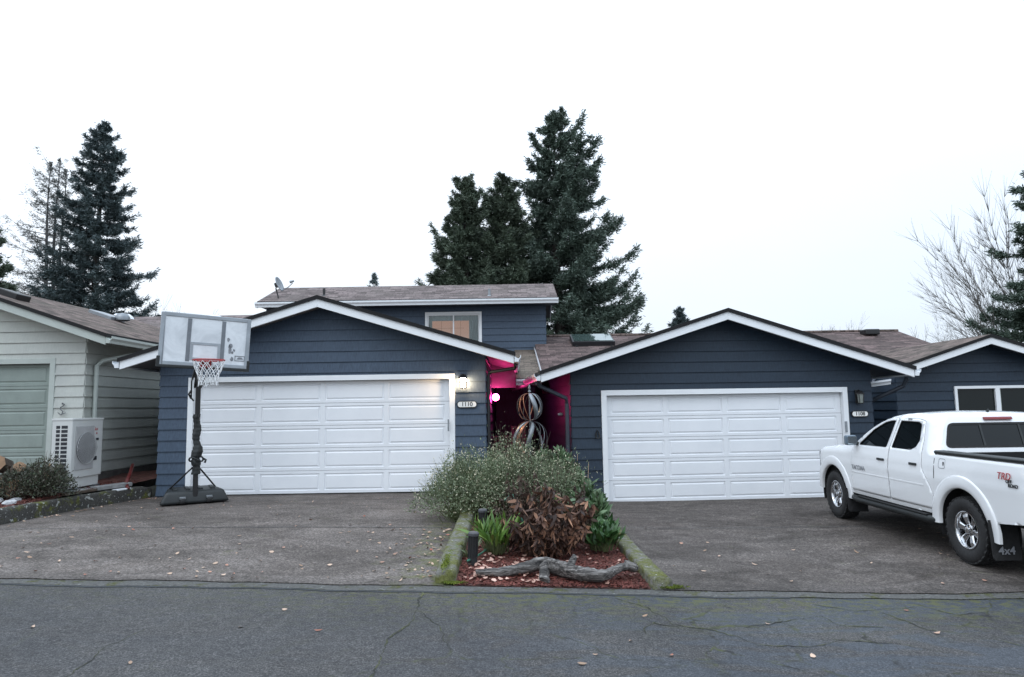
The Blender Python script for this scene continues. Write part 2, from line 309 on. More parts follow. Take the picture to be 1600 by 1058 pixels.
# ------------------------------------------------------------------ object helpers
def tag(o, label=None, cat=None, group=None, kind=None):
    for k, v in (('label', label), ('category', cat), ('group', group), ('kind', kind)):
        if v: o[k] = v
    return o
def empty(name, loc, label, cat, group=None, rz=0):
    o = bpy.data.objects.new(name, None); COL.objects.link(o); o.location = loc; o.rotation_euler = (0, 0, rz)
    o.empty_display_size = .2
    return tag(o, label, cat, group)
def wloc(o):
    v = Vector((0, 0, 0))
    while o is not None: v += Vector(o.location); o = o.parent
    return v
def copy_tree(o, parent=None):
    c = o.copy(); COL.objects.link(c)
    if parent is not None: c.parent = parent
    for ch in list(o.children): copy_tree(ch, c)
    return c
class MB:
    def __init__(s): s.v = []; s.f = []; s.m = []; s.cur = 0
    def add(s, vs, fs):
        o = len(s.v); s.v += [tuple(v) for v in vs]; s.f += [tuple(i+o for i in f) for f in fs]; s.m += [s.cur]*len(fs); return s
    def quad(s, *p): return s.add(p, [tuple(range(len(p)))])
    def box(s, a, b):
        (x0, y0, z0), (x1, y1, z1) = a, b
        x0, x1 = min(x0, x1), max(x0, x1); y0, y1 = min(y0, y1), max(y0, y1); z0, z1 = min(z0, z1), max(z0, z1)
        return s.add([(x0, y0, z0), (x1, y0, z0), (x1, y1, z0), (x0, y1, z0), (x0, y0, z1), (x1, y0, z1), (x1, y1, z1), (x0, y1, z1)],
                     [(0, 3, 2, 1), (4, 5, 6, 7), (0, 1, 5, 4), (1, 2, 6, 5), (2, 3, 7, 6), (3, 0, 4, 7)])
    def obox(s, c, ax, ay, az):       # oriented box: centre, half-axis vectors
        c, ax, ay, az = map(Vector, (c, ax, ay, az))
        vs = [c+i*ax+j*ay+k*az for k in (-1, 1) for (i, j) in ((-1, -1), (1, -1), (1, 1), (-1, 1))]
        return s.add(vs, [(0, 3, 2, 1), (4, 5, 6, 7), (0, 1, 5, 4), (1, 2, 6, 5), (2, 3, 7, 6), (3, 0, 4, 7)])
    def prism(s, pts, d):             # planar polygon swept by vector d
        n = len(pts); d = Vector(d); a = [Vector(p) for p in pts]; vs = a+[p+d for p in a]
        return s.add(vs, [tuple(range(n)), tuple(range(2*n-1, n-1, -1))]+[(i, i+n, (i+1) % n+n, (i+1) % n) for i in range(n)])
    def tube(s, path, r, n=8, caps=True):
        path = [Vector(p) for p in path]; k = len(path)
        rs = r if isinstance(r, (list, tuple)) else [r]*k
        vs = []; up = None
        for i, p in enumerate(path):
            t = (path[min(i+1, k-1)]-path[max(i-1, 0)]).normalized()
            if up is None:
                up = Vector((0, 0, 1)) if abs(t.z) < .9 else Vector((0, 1, 0))
            a = t.cross(up)
            if a.length < 1e-4: a = t.orthogonal()
            a.normalize(); up = a.cross(t).normalized()
            for j in range(n):
                th = 2*PI*j/n; vs.append(p+(a*math.cos(th)+up*math.sin(th))*rs[i])
        fs = [(i*n+j, i*n+(j+1) % n, (i+1)*n+(j+1) % n, (i+1)*n+j) for i in range(k-1) for j in range(n)]
        if caps: fs += [tuple(range(n-1, -1, -1)), tuple(range((k-1)*n, k*n))]
        return s.add(vs, fs)
    def lathe(s, prof, c=(0, 0, 0), axis='z', n=24):
        vs = []; c = Vector(c)
        for (r, h) in prof:
            for j in range(n):
                t = 2*PI*j/n; a, b_ = r*math.cos(t), r*math.sin(t)
                vs.append(c+Vector({'z': (a, b_, h), 'x': (h, a, b_), 'y': (a, h, b_)}[axis]))
        k = len(prof)
        return s.add(vs, [(i*n+j, i*n+(j+1) % n, (i+1)*n+(j+1) % n, (i+1)*n+j) for i in range(k-1) for j in range(n)])
    def build(s, name, mats, parent=None, smooth=False, bevel=0, local=False, seg=2, rot=None, auto=None):
        me = bpy.data.meshes.new(name)
        off = Vector((0, 0, 0)) if (local or parent is None) else wloc(parent)
        me.from_pydata([tuple(Vector(v)-off) for v in s.v], [], s.f)
        mats = mats if isinstance(mats, (list, tuple)) else [mats]
        for k in mats: me.materials.append(M[k])
        me.polygons.foreach_set('material_index', s.m)
        bm = bmesh.new(); bm.from_mesh(me)
        bmesh.ops.remove_doubles(bm, verts=bm.verts, dist=1e-5) if smooth or bevel else None
        bmesh.ops.recalc_face_normals(bm, faces=bm.faces)
        if auto is not None:
            for e in bm.edges:
                if len(e.link_faces) == 2 and e.calc_face_angle(0) > auto: e.smooth = False
        bm.to_mesh(me); bm.free()
        if smooth: me.polygons.foreach_set('use_smooth', [True]*len(me.polygons))
        o = bpy.data.objects.new(name, me); COL.objects.link(o)
        if parent is not None: o.parent = parent
        if bevel:
            md = o.modifiers.new('bevel', 'BEVEL'); md.width = bevel; md.segments = seg; md.limit_method = 'ANGLE'; md.angle_limit = .6
        return o
def text_mesh(body, size, thick=.002, bold=0):
    cu = bpy.data.curves.new('lettering', 'FONT'); cu.body = body; cu.size = size; cu.extrude = thick; cu.align_x = 'CENTER'; cu.align_y = 'CENTER'; cu.offset = bold
    o = bpy.data.objects.new('tmp', cu); COL.objects.link(o); bpy.context.view_layer.update()
    dg = bpy.context.evaluated_depsgraph_get(); me = bpy.data.meshes.new_from_object(o.evaluated_get(dg)); bpy.data.objects.remove(o)
    return me
def lettering(body, size, mat, parent, mw, thick=.002, bold=0, name='lettering', shear=0):
    me = text_mesh(body, size, thick, bold); me.materials.clear(); me.materials.append(M[mat])
    mw = mw @ Matrix.Shear('XY', 4, (shear, 0)) if False else mw
    if shear:
        for v in me.vertices: v.co.x += shear*v.co.y
    me.transform(mw); o = bpy.data.objects.new(name, me); COL.objects.link(o); o.parent = parent
    return o
FRONT = Matrix.Rotation(PI/2, 4, 'X')      # text facing -Y
def np_mesh(name, V, F, mats, parent=None, mi=None, smooth=False):
    me = bpy.data.meshes.new(name)
    off = np.array(wloc(parent)) if parent is not None else np.zeros(3)
    V = np.asarray(V, dtype=np.float32)-off.astype(np.float32)
    me.vertices.add(len(V)); me.vertices.foreach_set('co', V.ravel())
    ls = np.array([len(f) for f in F], dtype=np.int32) if not isinstance(F, np.ndarray) else np.full(len(F), F.shape[1], dtype=np.int32)
    fl = np.concatenate([np.asarray(f) for f in F]).astype(np.int32) if not isinstance(F, np.ndarray) else F.ravel().astype(np.int32)
    me.loops.add(len(fl)); me.loops.foreach_set('vertex_index', fl)
    me.polygons.add(len(ls)); me.polygons.foreach_set('loop_start', np.concatenate([[0], np.cumsum(ls)[:-1]]).astype(np.int32))
    mats = mats if isinstance(mats, (list, tuple)) else [mats]
    for k in mats: me.materials.append(M[k])
    if mi is not None: me.polygons.foreach_set('material_index', np.asarray(mi, dtype=np.int32))
    if smooth: me.polygons.foreach_set('use_smooth', np.ones(len(ls), dtype=bool))
    me.update(calc_edges=True); me.validate()
    o = bpy.data.objects.new(name, me); COL.objects.link(o)
    if parent is not None: o.parent = parent
    return o
def nrm(a): return a/np.maximum(np.linalg.norm(a, axis=1, keepdims=True), 1e-9)
def leaf_geo(P, D, L, W, curl=.15, nhint=None):
    """six-vertex leaves: base, two width rows, tip"""
    n = len(P); D = nrm(D); L = np.broadcast_to(L, (n,))[:, None]; W = np.broadcast_to(W, (n,))[:, None]
    R = RNG.normal(size=(n, 3)) if nhint is None else nhint+RNG.normal(size=(n, 3))*.35
    S = nrm(np.cross(D, R)); Nn = np.cross(S, D)
    pt = lambda t, w: P+D*L*t-Nn*L*curl*t*t+S*W*w
    V = np.stack([pt(0, 0), pt(.35, -.5), pt(.35, .5), pt(.7, -.38), pt(.7, .38), pt(1, 0)], 1).reshape(-1, 3)
    b = (np.arange(n)*6)[:, None]
    q = np.array([[0, 2, 1, 1], [1, 2, 4, 3], [3, 4, 5, 5]])
    F = []
    tri1 = b+np.array([[0, 2, 1]]); qd = b+np.array([[1, 2, 4, 3]]); tri2 = b+np.array([[3, 4, 5]])
    F = list(tri1)+list(qd)+list(tri2)
    return V, F
def diamond_geo(P, D, L, W):
    n = len(P); D = nrm(D); L = np.broadcast_to(L, (n,))[:, None]; W = np.broadcast_to(W, (n,))[:, None]
    S = nrm(np.cross(D, RNG.normal(size=(n, 3))))
    V = np.stack([P, P+D*L*.45-S*W*.5, P+D*L, P+D*L*.45+S*W*.5], 1).reshape(-1, 3)
    return V, (np.arange(n)*4)[:, None]+np.array([[0, 1, 2, 3]])
CRACKS = [([(-0.86, 6.66), (-0.84, 6.08), (-0.85, 5.64), (-0.93, 5.26), (-0.93, 4.93), (-0.93, 4.52)], 0.012), ([(1.24, 5.76), (1.53, 5.62), (1.69, 5.46), (1.79, 5.26)], 0.01), ([(1.8, 5.29), (2.19, 5.27), (2.53, 5.47)], 0.01), ([(1.87, 5.71), (2.21, 5.86), (2.6, 6.04), (2.65, 5.82), (2.98, 5.76)], 0.009), ([(1.31, 5.68), (1.11, 5.8), (0.99, 5.51)], 0.009), ([(3.2, 6.17), (3.31, 5.71), (3.61, 5.62), (3.83, 5.34)], 0.01), ([(2.41, 5.44), (2.87, 5.37), (3.13, 5.17)], 0.008), ([(3.64, 6.45), (3.84, 6.13), (4.24, 6.22), (4.4, 6.07)], 0.009), ([(2.68, 6.39), (2.99, 6.2), (3.58, 6.35)], 0.008), ([(0.9, 6.49), (1.14, 6.2), (1.3, 5.65)], 0.007), ([(-0.82, 5.99), (-0.58, 5.5), (-0.5, 5.15)], 0.006), ([(-2.82, 4.43), (-2.91, 5.02), (-2.81, 5.38)], 0.005)]
# ------------------------------------------------------------------ ground sheets
def sheet(name, mat, x0, x1, y0, y1, dz, nx=80, zf=None, skirt=.25, kind='structure', ny=1, wob=0, wy=False):
    xs = np.linspace(x0, x1, nx+1); ys = np.linspace(y0, y1, ny+1)
    V = []; F = []
    for q_, y in enumerate(ys):
        for x in xs: V.append((x, y+((.018*math.sin(x*2.1+dz*900)+.012*math.sin(x*5.3+1)+.008*math.sin(x*11.7)) if wy and q_ == 0 else 0), (G(x, y) if zf is None else zf(x, y))+dz+(random.uniform(-wob, wob) if wob else 0)))
    for j in range(ny):
        for i in range(nx): a = j*(nx+1)+i; F.append((a, a+1, a+nx+2, a+nx+1))
    n = len(V)                         # skirt along the front and back so the slab has thickness
    for row in (0, ny):
        base = row*(nx+1); s = len(V)
        for i in range(nx+1): x, y, z = V[base+i]; V.append((x, y, z-skirt))
        for i in range(nx): F.append((base+i, base+i+1, s+i+1, s+i))
    o = np_mesh(name, V, F, mat, smooth=True)
    if kind: o['kind'] = kind
    return o
g = np_mesh('ground', [(-300, -60, -.42), (300, -60, -.42), (300, 400, -.42), (-300, 400, -.42)], [(0, 1, 2, 3)], 'grass_ground'); g['kind'] = 'structure'
sheet('road', 'asphalt', -60, 60, -9, 6.72, 0, 160)
sheet('gutter_strip', 'lip_concrete', -60, 60, 6.60, 6.90, .008, 900, wy=True)
dl = sheet('driveway', 'drive_left', -12.5, -.70, 6.775, 13.12, .016, 200, ny=16, wy=True)
dr = sheet('driveway', 'drive_right', 1.42, 20, 6.775, 16, .016, 200, ny=20, wy=True)
sheet('path', 'drive_right', -.60, 1.42, 12.4, 20.6, .05, 20)
mb = MB()
for i in range(600):
    xa, xb = -24+i*.08, -24+(i+1)*.08
    f_ = lambda x: 6.585+.018*math.sin(x*2.1+7.2)+.012*math.sin(x*5.3+1)+.008*math.sin(x*11.7)
    if math.sin(xa*1.3)+math.sin(xa*.47+2)+.6*math.sin(xa*3.9) > -.55: mb.quad(*[(x, y+dy, G(x, y)+.0045) for x, y, dy in ((xa, f_(xa), -.012), (xb, f_(xb), -.012), (xb, f_(xb), .03), (xa, f_(xa), .03))])
o = mb.build('road_joint', 'seam_dark'); o['kind'] = 'structure'
R_ = random.Random(12)                 # cracks in the asphalt, filled with dirt and moss (world x, y)
for pts, w_ in CRACKS:
    P_ = []
    for (xa, ya), (xb, yb) in zip(pts, pts[1:]):
        n_ = max(2, int(math.hypot(xb-xa, yb-ya)/.035)); P_ += [(xa+(xb-xa)*k/n_, ya+(yb-ya)*k/n_) for k in range(n_)]
    P_.append(pts[-1]); a_ = 0; L_ = []
    for i, (x, y) in enumerate(P_):
        a_ = .75*a_+R_.uniform(-.014, .014); j = min(i+1, len(P_)-1); t_ = Vector((P_[j][0]-P_[j-1][0], P_[j][1]-P_[j-1][1])).normalized(); s_ = Vector((-t_.y, t_.x)); L_.append((x+s_.x*a_, y+s_.y*a_, s_, max(.002, w_*R_.uniform(.25, 1.2)*(.5+.5*math.sin(i*.23)))))
    mb = MB()
    for (x, y, s_, w0), (x2, y2, s2, w1) in zip(L_, L_[1:]): mb.quad(*[(px_, py_, G(px_, py_)+.004) for px_, py_ in ((x-s_.x*w0, y-s_.y*w0), (x2-s2.x*w1, y2-s2.y*w1), (x2+s2.x*w1, y2+s2.y*w1), (x+s_.x*w0, y+s_.y*w0))])
    o = mb.build('road_crack', 'crack_fill'); o['kind'] = 'structure'
# expansion joints: real shallow strips of dark filler
for (a, b, y) in ((-7.3, -.75, 9.55), (1.5, 9, 10.35), (-7.3, -.75, 12.2)):
    mb = MB()
    for i in range(24):
        xa, xb = a+(b-a)*i/24, a+(b-a)*(i+1)/24
        j0, j1 = y+.012*math.sin(i*1.7), y+.012*math.sin((i+1)*1.7)
        mb.quad(*[(px_, py_, G(px_, py_)+.0215) for px_, py_ in ((xa, j0-.009), (xb, j1-.009), (xb, j1+.009), (xa, j0+.009))])
    o = mb.build('driveway_joint', 'seam_dark'); o['kind'] = 'structure'
def kerb(name, pts, w, h, mat, label):
    """kerb along a polyline, rounded upper edges, slightly wavering"""
    P = [Vector((x, y, 0)) for x, y in pts]
    path = []
    for i in range(len(P)-1):
        n = max(2, int((P[i+1]-P[i]).length/.12))
        for k in range(n): path.append(P[i].lerp(P[i+1], k/n))
    path.append(P[-1]); V = []; F = []; k = len(path)
    prof = [(-.5, -.2), (-.5, .80), (-.44, .95), (-.30, 1.0), (.30, 1.0), (.44, .95), (.5, .80), (.5, -.2)]
    for i, p in enumerate(path):
        t = (path[min(i+1, k-1)]-path[max(i-1, 0)]).normalized(); s = Vector((t.y, -t.x, 0)); gz = G(p.x, p.y)
        ez = min(1, .75+.12*min(i, k-1-i))
        for a, b in prof:
            V.append(p+s*(a*w+random.uniform(-.006, .006))+Vector((0, 0, gz+b*h*ez+random.uniform(-.006, .006))))
    m = len(prof)
    for i in range(k-1):
        for j in range(m-1): F.append((i*m+j, i*m+j+1, (i+1)*m+j+1, (i+1)*m+j))
    F += [tuple(range(m-1, -1, -1)), tuple(range((k-1)*m, k*m))]
    o = np_mesh(name, V, F, mat, smooth=True)
    return tag(o, label, 'kerb')
kerb('kerb', [(-.685, 6.86), (-.68, 12.3)], .20, .17, 'kerb_mossy', 'mossy concrete kerb left of the planting bed, by the basketball driveway')
kerb('kerb', [(1.42, 6.80), (1.36, 7.1), (1.34, 8.8), (1.35, 12.6)], .19, .15, 'kerb_mossy', 'mossy concrete kerb right of the planting bed, by the truck driveway')
kerb('kerb', [(-8.1, 8.6), (-7.42, 10.0), (-7.28, 11.5), (-6.86, 13.02)], .16, .24, 'kerb_lichen', 'dark lichen spotted concrete kerb below the heat pump bed')
# planting beds
def bedz(x, y): return G(x, y)+.012+.045*min(1, max(0, (y-6.80)/.35))
sheet('soil', 'soil', -.60, 1.30, 6.785, 12.5, 0, 24, ny=60, wob=.010, zf=bedz)
def bed0(x, y): return .33+max(0, (y-9.8))*.035
V = []; F = []; rows = 40
for i in range(rows+1):
    y = 8.4+i*(14.6-8.4)/rows
    xr = np.interp(y, [8.4, 8.6, 10.0, 11.5, 13.02, 14.6], [-8.2, -8.1, -7.46, -7.32, -6.90, -6.75])
    for j in range(13):
        x = xr-.02-(xr+13.5)*(-1)*(j/12)*-1 if False else xr-.02+(-13.5-xr)*(j/12)**1.6
        V.append((x, y, bed0(x, y)+random.uniform(-.015, .015)))
for i in range(rows):
    for j in range(12): a = i*13+j; F.append((a, a+1, a+14, a+13))
o = np_mesh('soil', V, F, 'soil', smooth=True); o['kind'] = 'structure'

# ------------------------------------------------------------------ building helpers
def P3(O, e, n, s, d, z): return (O[0]+e[0]*s+n[0]*d, O[1]+e[1]*s+n[1]*d, z)
def side_boards(mb, O, e, n, z0, z1, bounds, openings=(), h=.205, breaks=(), d0=.024):
    k = 0
    while z0+k*h < z1-1e-6:
        zb = z0+k*h; zt = min(zb+h, z1)
        cuts = sorted({zb, zt} | {z for o in openings for z in o[2:4] if zb < z < zt} | {z for z in breaks if zb < z < zt})
        for a, b in zip(cuts, cuts[1:]):
            if b-a < .002: continue
            A, B = bounds(a), bounds(b)
            if A[1]-A[0] < .01: continue
            if B[1] < B[0]: mm = (B[0]+B[1])/2; B = (mm, mm)
            segs = [(A[0], A[1], B[0], B[1])]
            for (o0, o1, oz0, oz1) in openings:
                if oz0 < b-1e-4 and oz1 > a+1e-4:
                    ns = []
                    for (p, q, r, t) in segs:
                        if o1 <= min(p, r) or o0 >= max(q, t): ns.append((p, q, r, t)); continue
                        if o0 > p: ns.append((p, o0, r, o0))
                        if o1 < q: ns.append((o1, q, o1, t))
                    segs = ns
            dep = lambda z: d0*(1-(z-zb)/h)+.003
            for (p, q, r, t) in segs:
                mb.quad(P3(O, e, n, p, dep(a), a), P3(O, e, n, q, dep(a), a), P3(O, e, n, t, dep(b), b), P3(O, e, n, r, dep(b), b))
                if a == zb: mb.quad(P3(O, e, n, p, 0, a), P3(O, e, n, q, 0, a), P3(O, e, n, q, dep(a), a), P3(O, e, n, p, dep(a), a))
                mb.quad(P3(O, e, n, p, 0, a), P3(O, e, n, p, dep(a), a), P3(O, e, n, r, dep(b), b), P3(O, e, n, r, 0, b))
                mb.quad(P3(O, e, n, q, 0, a), P3(O, e, n, t, 0, b), P3(O, e, n, t, dep(b), b), P3(O, e, n, q, dep(a), a))
        k += 1
def plate(mb, O, e, n, pts, d=-.10):
    mb.prism([P3(O, e, n, s, 0, z) for s, z in pts], (n[0]*d, n[1]*d, 0))
def slab(mb, p, t):                  # p: four top points; materials 0 top, 1 underside, 2 edges
    lo = [(a[0], a[1], a[2]-t) for a in p]
    mb.cur = 0; mb.quad(*p); mb.cur = 1; mb.quad(*lo[::-1]); mb.cur = 2
    for i in range(4): j = (i+1) % 4; mb.quad(p[i], lo[i], lo[j], p[j])
    mb.cur = 0
def garage_door(mb, O, e, n, s0, s1, z0, z1, d, cols, rows):
    H = (z1-z0)/rows; W = (s1-s0)/cols
    for r in range(rows):
        a, b = z0+r*H+.003, z0+(r+1)*H-.003
        mb.quad(P3(O, e, n, s0, d, a), P3(O, e, n, s1, d, a), P3(O, e, n, s1, d-.03, a), P3(O, e, n, s0, d-.03, a))
        mb.quad(P3(O, e, n, s0, d, b), P3(O, e, n, s0, d-.03, b), P3(O, e, n, s1, d-.03, b), P3(O, e, n, s1, d, b))
        for c in range(cols):
            p, q = s0+c*W, s0+(c+1)*W
            mx = [.045 if c else .10, .045 if c < cols-1 else .10]
            rings = []
            for (i, dd, vz) in ((0, 0, 0), (1, 0, .052), (1.18, -.014, .060), (1.5, -.014, .074), (2.0, -.002, .098)):
                k0, k1 = mx[0]*min(i, 1)+(max(i-1, 0))*.045, mx[1]*min(i, 1)+(max(i-1, 0))*.045
                rings.append([P3(O, e, n, p+k0, d+dd, a+vz), P3(O, e, n, q-k1, d+dd, a+vz), P3(O, e, n, q-k1, d+dd, b-vz), P3(O, e, n, p+k0, d+dd, b-vz)])
            for R0, R1 in zip(rings, rings[1:]):
                for i in range(4): j = (i+1) % 4; mb.quad(R0[i], R0[j], R1[j], R1[i])
            mb.quad(*rings[-1])
    mb.cur = 1
    mb.prism([P3(O, e, n, s0, d-.035, z0), P3(O, e, n, s1, d-.035, z0), P3(O, e, n, s1, d-.035, z1), P3(O, e, n, s0, d-.035, z1)], (-n[0]*.02, -n[1]*.02, 0)); mb.cur = 0
def gutter(mb, a, b, out, h=.115, w=.12):
    """K-profile gutter from a to b (back upper edge), out = horizontal outward unit vector"""
    a, b, out = Vector(a), Vector(b), Vector(out)
    pr = [(0, 0), (0, -h), (w*.62, -h), (w*.70, -h*.62), (w, -h*.28), (w, .01), (w-.012, .01), (w-.012, -h*.2), (w*.62, -h*.5), (.01, -.02)]
    mb.prism([a+out*x+Vector((0, 0, z)) for x, z in pr], b-a)
def gable_garage(h, O, e, n, wl, wr, zf, rl, rr, pk, ze, zp, over, depth, door, cols, rows, MS, fh=.15, wall_side=(True, True), doorz=None, floor_skirt=.25, trim=.10):
    """MS: siding, trim, door, soffit, gutter"""
    sl = (zp-ze)/((rr-rl)/2); under = lambda s: zp-sl*abs(s-pk)
    ov = lambda s, z, d=over: P3(O, e, n, s, d, z)
    d0, d1, dz0, dz1 = door
    b = lambda z: (max(wl, pk-(zp+.10-z)/sl), min(wr, pk+(zp+.10-z)/sl))
    mb = MB(); kz = [under(wl)+.10, under(wr)+.10]
    side_boards(mb, O, e, n, zf, zp+.02, b, [(d0-trim, d1+trim, zf-1, dz1+trim)], breaks=kz)
    plate(mb, O, e, n, [(wl, zf-floor_skirt), (d0-.02, zf-floor_skirt), (d0-.02, dz1), (wl, dz1)])
    plate(mb, O, e, n, [(d1+.02, zf-floor_skirt), (wr, zf-floor_skirt), (wr, dz1), (d1+.02, dz1)])
    plate(mb, O, e, n, [(wl, dz1), (wr, dz1), (wr, under(wr)+.1), (pk, zp+.1), (wl, under(wl)+.1)])
    mb.build('wall', MS[0], h)
    for s, sg, on in ((wl, -1, wall_side[0]), (wr, 1, wall_side[1])):
        if not on: continue
        O2 = P3(O, e, n, s, 0, 0); e2 = (-n[0], -n[1], 0); n2 = (e[0]*sg, e[1]*sg, 0)
        mb = MB(); zt = under(s)+.12
        side_boards(mb, O2, e2, n2, zf, zt, lambda z: (0.0, depth))
        plate(mb, O2, e2, n2, [(.11, zf-floor_skirt), (depth, zf-floor_skirt), (depth, zt), (.11, zt)])
        mb.build('side_wall', MS[0], h)
    # rake boards
    for sg, s in ((-1, rl), (1, rr)):
        mb = MB(); pts = [(s, under(s)), (pk, zp), (pk, zp+fh), (s, under(s)+fh)]
        mb.prism([ov(a, z, over-.001*(sg+1)) for a, z in pts], (-n[0]*.04, -n[1]*.04, 0))
        mb.build('rake_board', MS[1], h, bevel=.004, seg=1)
    # roof
    mb = MB(); t = .07
    for s in (rl-.03, rr+.03):
        zt = under(s)+fh+t; za = zp+fh+t
        p = [ov(s, zt, over+.03), ov(pk, za, over+.03), P3(O, e, n, pk, -depth, za), P3(O, e, n, s, -depth, zt)]
        if s > pk: p = p[::-1]
        slab(mb, p, t)
    # boarded underside between wall and fascia
    for s in (rl, rr):
        mb.cur = 1
        mb.prism([ov(s, under(s)+.06, over-.05), ov(pk, zp+.06, over-.05), ov(pk, zp+.10, over-.05), ov(s, under(s)+.10, over-.05)], (-n[0]*(depth+over-.1), -n[1]*(depth+over-.1), 0))
    mb.build('roof', ['shingle_side', MS[3], 'shingle_edge'], h)
    for sg, s in ((-1, rl), (1, rr)):       # eave gutters run back along the sides
        mb = MB(); zt = under(s)+fh-.005
        gutter(mb, ov(s+sg*.01, zt, over+.01), P3(O, e, n, s+sg*.01, -depth, zt-.02), (e[0]*sg, e[1]*sg, 0)); mb.build('gutter', MS[4], h)
    # door, jambs, trim
    mb = MB(); garage_door(mb, O, e, n, d0, d1, dz0, dz1, -.075, cols, rows)
    dob = mb.build('garage_door', [MS[2], 'seam_dark'], h)
    mb = MB()
    for a, b2, c, d in ((d0-trim, d0, dz0-.05, dz1+trim), (d1, d1+trim, dz0-.05, dz1+trim), (d0, d1, dz1, dz1+trim)):
        mb.prism([P3(O, e, n, a, .032, c), P3(O, e, n, b2, .032, c), P3(O, e, n, b2, .032, d), P3(O, e, n, a, .032, d)], (-n[0]*.10, -n[1]*.10, 0))
    mb.build('door_frame', MS[1] if MS[2] == 'door_white' else 'sage_trim', h, bevel=.004, seg=1)
    return dob
def downspout(h, pts, mat, r=.036):
    mb = MB(); mb.tube(pts, r, 4 if False else 8); mb.build('downspout', mat, h)
def E(mb, h, name, mats, **k): return mb.build(name, mats, h, **k)

# ------------------------------------------------------------------ house with number 1110
h1 = empty('townhouse', (-3.6, 13, .1), 'navy townhouse numbered 1110 with an upper storey and lit lamp by its white garage door', 'house', 'row of townhouses')
e, n = (1, 0, 0), (0, -1, 0)
d1 = gable_garage(h1, (0, 13, 0), e, n, -6.70, -.52, .16, -7.24, .03, -3.61, 2.51, 3.62, .45, 7.5, (-6.06, -1.20, .155, 2.265), 4, 5,
                  ('navy_siding', 'white_paint', 'door_white', 'soffit_grey', 'white_gutter'))
mb = MB(); mb.box((-1.235, 12.95-.02, 1.28), (-1.205, 12.90, 1.50)); E(mb, h1, 'latch', 'grey_metal', bevel=.004)
# second storey
wx0, wx1, wz0, wz1 = -2.68, -.93, 3.50, 4.68
mb = MB(); O = (0, 21, 0)
side_boards(mb, O, e, n, 2.72, 4.86, lambda z: (-7.6, 1.05), [(wx0, wx1, wz0, wz1)])
for p in ([(-7.6, 2.4), (wx0, 2.4), (wx0, 4.9), (-7.6, 4.9)], [(wx1, 2.4), (1.05, 2.4), (1.05, 4.9), (wx1, 4.9)], [(wx0, 2.4), (wx1, 2.4), (wx1, wz0), (wx0, wz0)], [(wx0, wz1), (wx1, wz1), (wx1, 4.9), (wx0, 4.9)]): plate(mb, O, e, n, p)
for x, sg in ((1.05, 1), (-7.6, -1)):
    side_boards(mb, (x, 21, 0), (0, 1, 0), (sg, 0, 0), 2.72, 5.7, lambda z: (max(0, (z-4.9)/.395), min(3.4, 3.4-(z-4.9)/.395)), breaks=(4.9,))
    plate(mb, (x, 21.1, 0), (0, 1, 0), (sg, 0, 0), [(0, 2.4), (3.3, 2.4), (3.3, 4.9), (1.6, 5.5), (0, 4.9)])
E(mb, h1, 'upper_wall', 'navy_siding')
mb = MB()
for ya, yb, za, zb in ((20.47, 22.5, 5.02, 5.80), (22.5, 24.6, 5.80, 5.0)):
    xa0, xa1 = (-7.62, 1.42) if ya < 22 else (-7.62, 1.42)
    slab(mb, [(-7.72, ya, za), (1.40, ya, za), (1.40, yb, zb), (-7.72, yb, zb)], .06)
mb.cur = 1
mb.box((-7.6, 20.5, 4.84), (1.34, 21.0, 4.87))
ur = E(mb, h1, 'upper_roof', ['shingle_front', 'navy_trim', 'shingle_edge'])
for x, y, z in ((-.68, 20.85, 5.12), (-5.9, 21.25, 5.28)):
    mb = MB(); mb.tube([(x, y, z-.06), (x, y, z+.25)], .04, 12); mb.lathe([(.14, -.05), (.11, .0), (.045, .05)], (x, y, z+.0), n=14); mb.build('vent_pipe', 'black_metal' if x < -2 else 'grey_metal', ur, smooth=True, auto=.6)
mb = MB(); gutter(mb, (-7.74, 20.47, 4.97), (1.42, 20.47, 4.97), (0, -1, 0), .14, .12); E(mb, h1, 'upper_gutter', 'white_gutter')
for x in (-7.72, 1.38):
    mb = MB(); mb.prism([(x, 20.47, 4.82), (x, 22.5, 5.60), (x, 22.5, 5.73), (x, 20.47, 4.95)], (.025, 0, 0)); mb.prism([(x, 22.5, 5.60), (x, 24.5, 4.82), (x, 24.5, 4.95), (x, 22.5, 5.73)], (.025, 0, 0))
    E(mb, h1, 'upper_rake_board', 'white_paint')
# window of the upper storey
mb = MB(); f = .065
for a, b_, c, d in ((wx0, wx0+f, wz0, wz1), (wx1-f, wx1, wz0, wz1), (wx0+f, wx1-f, wz1-f, wz1), (wx0+f, wx1-f, wz0, wz0+f)): mb.box((a, 20.955, c), (b_, 21.06, d))
xm = (wx0+wx1)/2
for a, b_, y0 in ((wx0+f, xm+.02, 20.99), (xm-.02, wx1-f, 21.015)):
    for p, q, c, d in ((a, a+.04, wz0+f, wz1-f), (b_-.04, b_, wz0+f, wz1-f), (a+.04, b_-.04, wz1-f-.04, wz1-f), (a+.04, b_-.04, wz0+f, wz0+f+.04)): mb.box((p, y0, c), (q, y0+.022, d))
win = E(mb, h1, 'window', 'white_paint')
for a, b_, y0 in ((wx0+f+.04, xm-.02, 21.0), (xm+.02, wx1-f-.04, 21.025)):
    mb = MB(); mb.box((a, y0, wz0+f+.04), (b_, y0+.005, wz1-f-.04)); mb.build('pane', 'clear_glass', win)
def wavy(mb, x0, x1, y, z0, z1, n=40, amp=.02, k=9):
    for i in range(n):
        a, b_ = x0+(x1-x0)*i/n, x0+(x1-x0)*(i+1)/n
        ya, yb = y+amp*math.sin(k*2*PI*i/n), y+amp*math.sin(k*2*PI*(i+1)/n)
        mb.quad((a, ya, z0), (b_, yb, z0), (b_, yb, z1), (a, ya, z1))
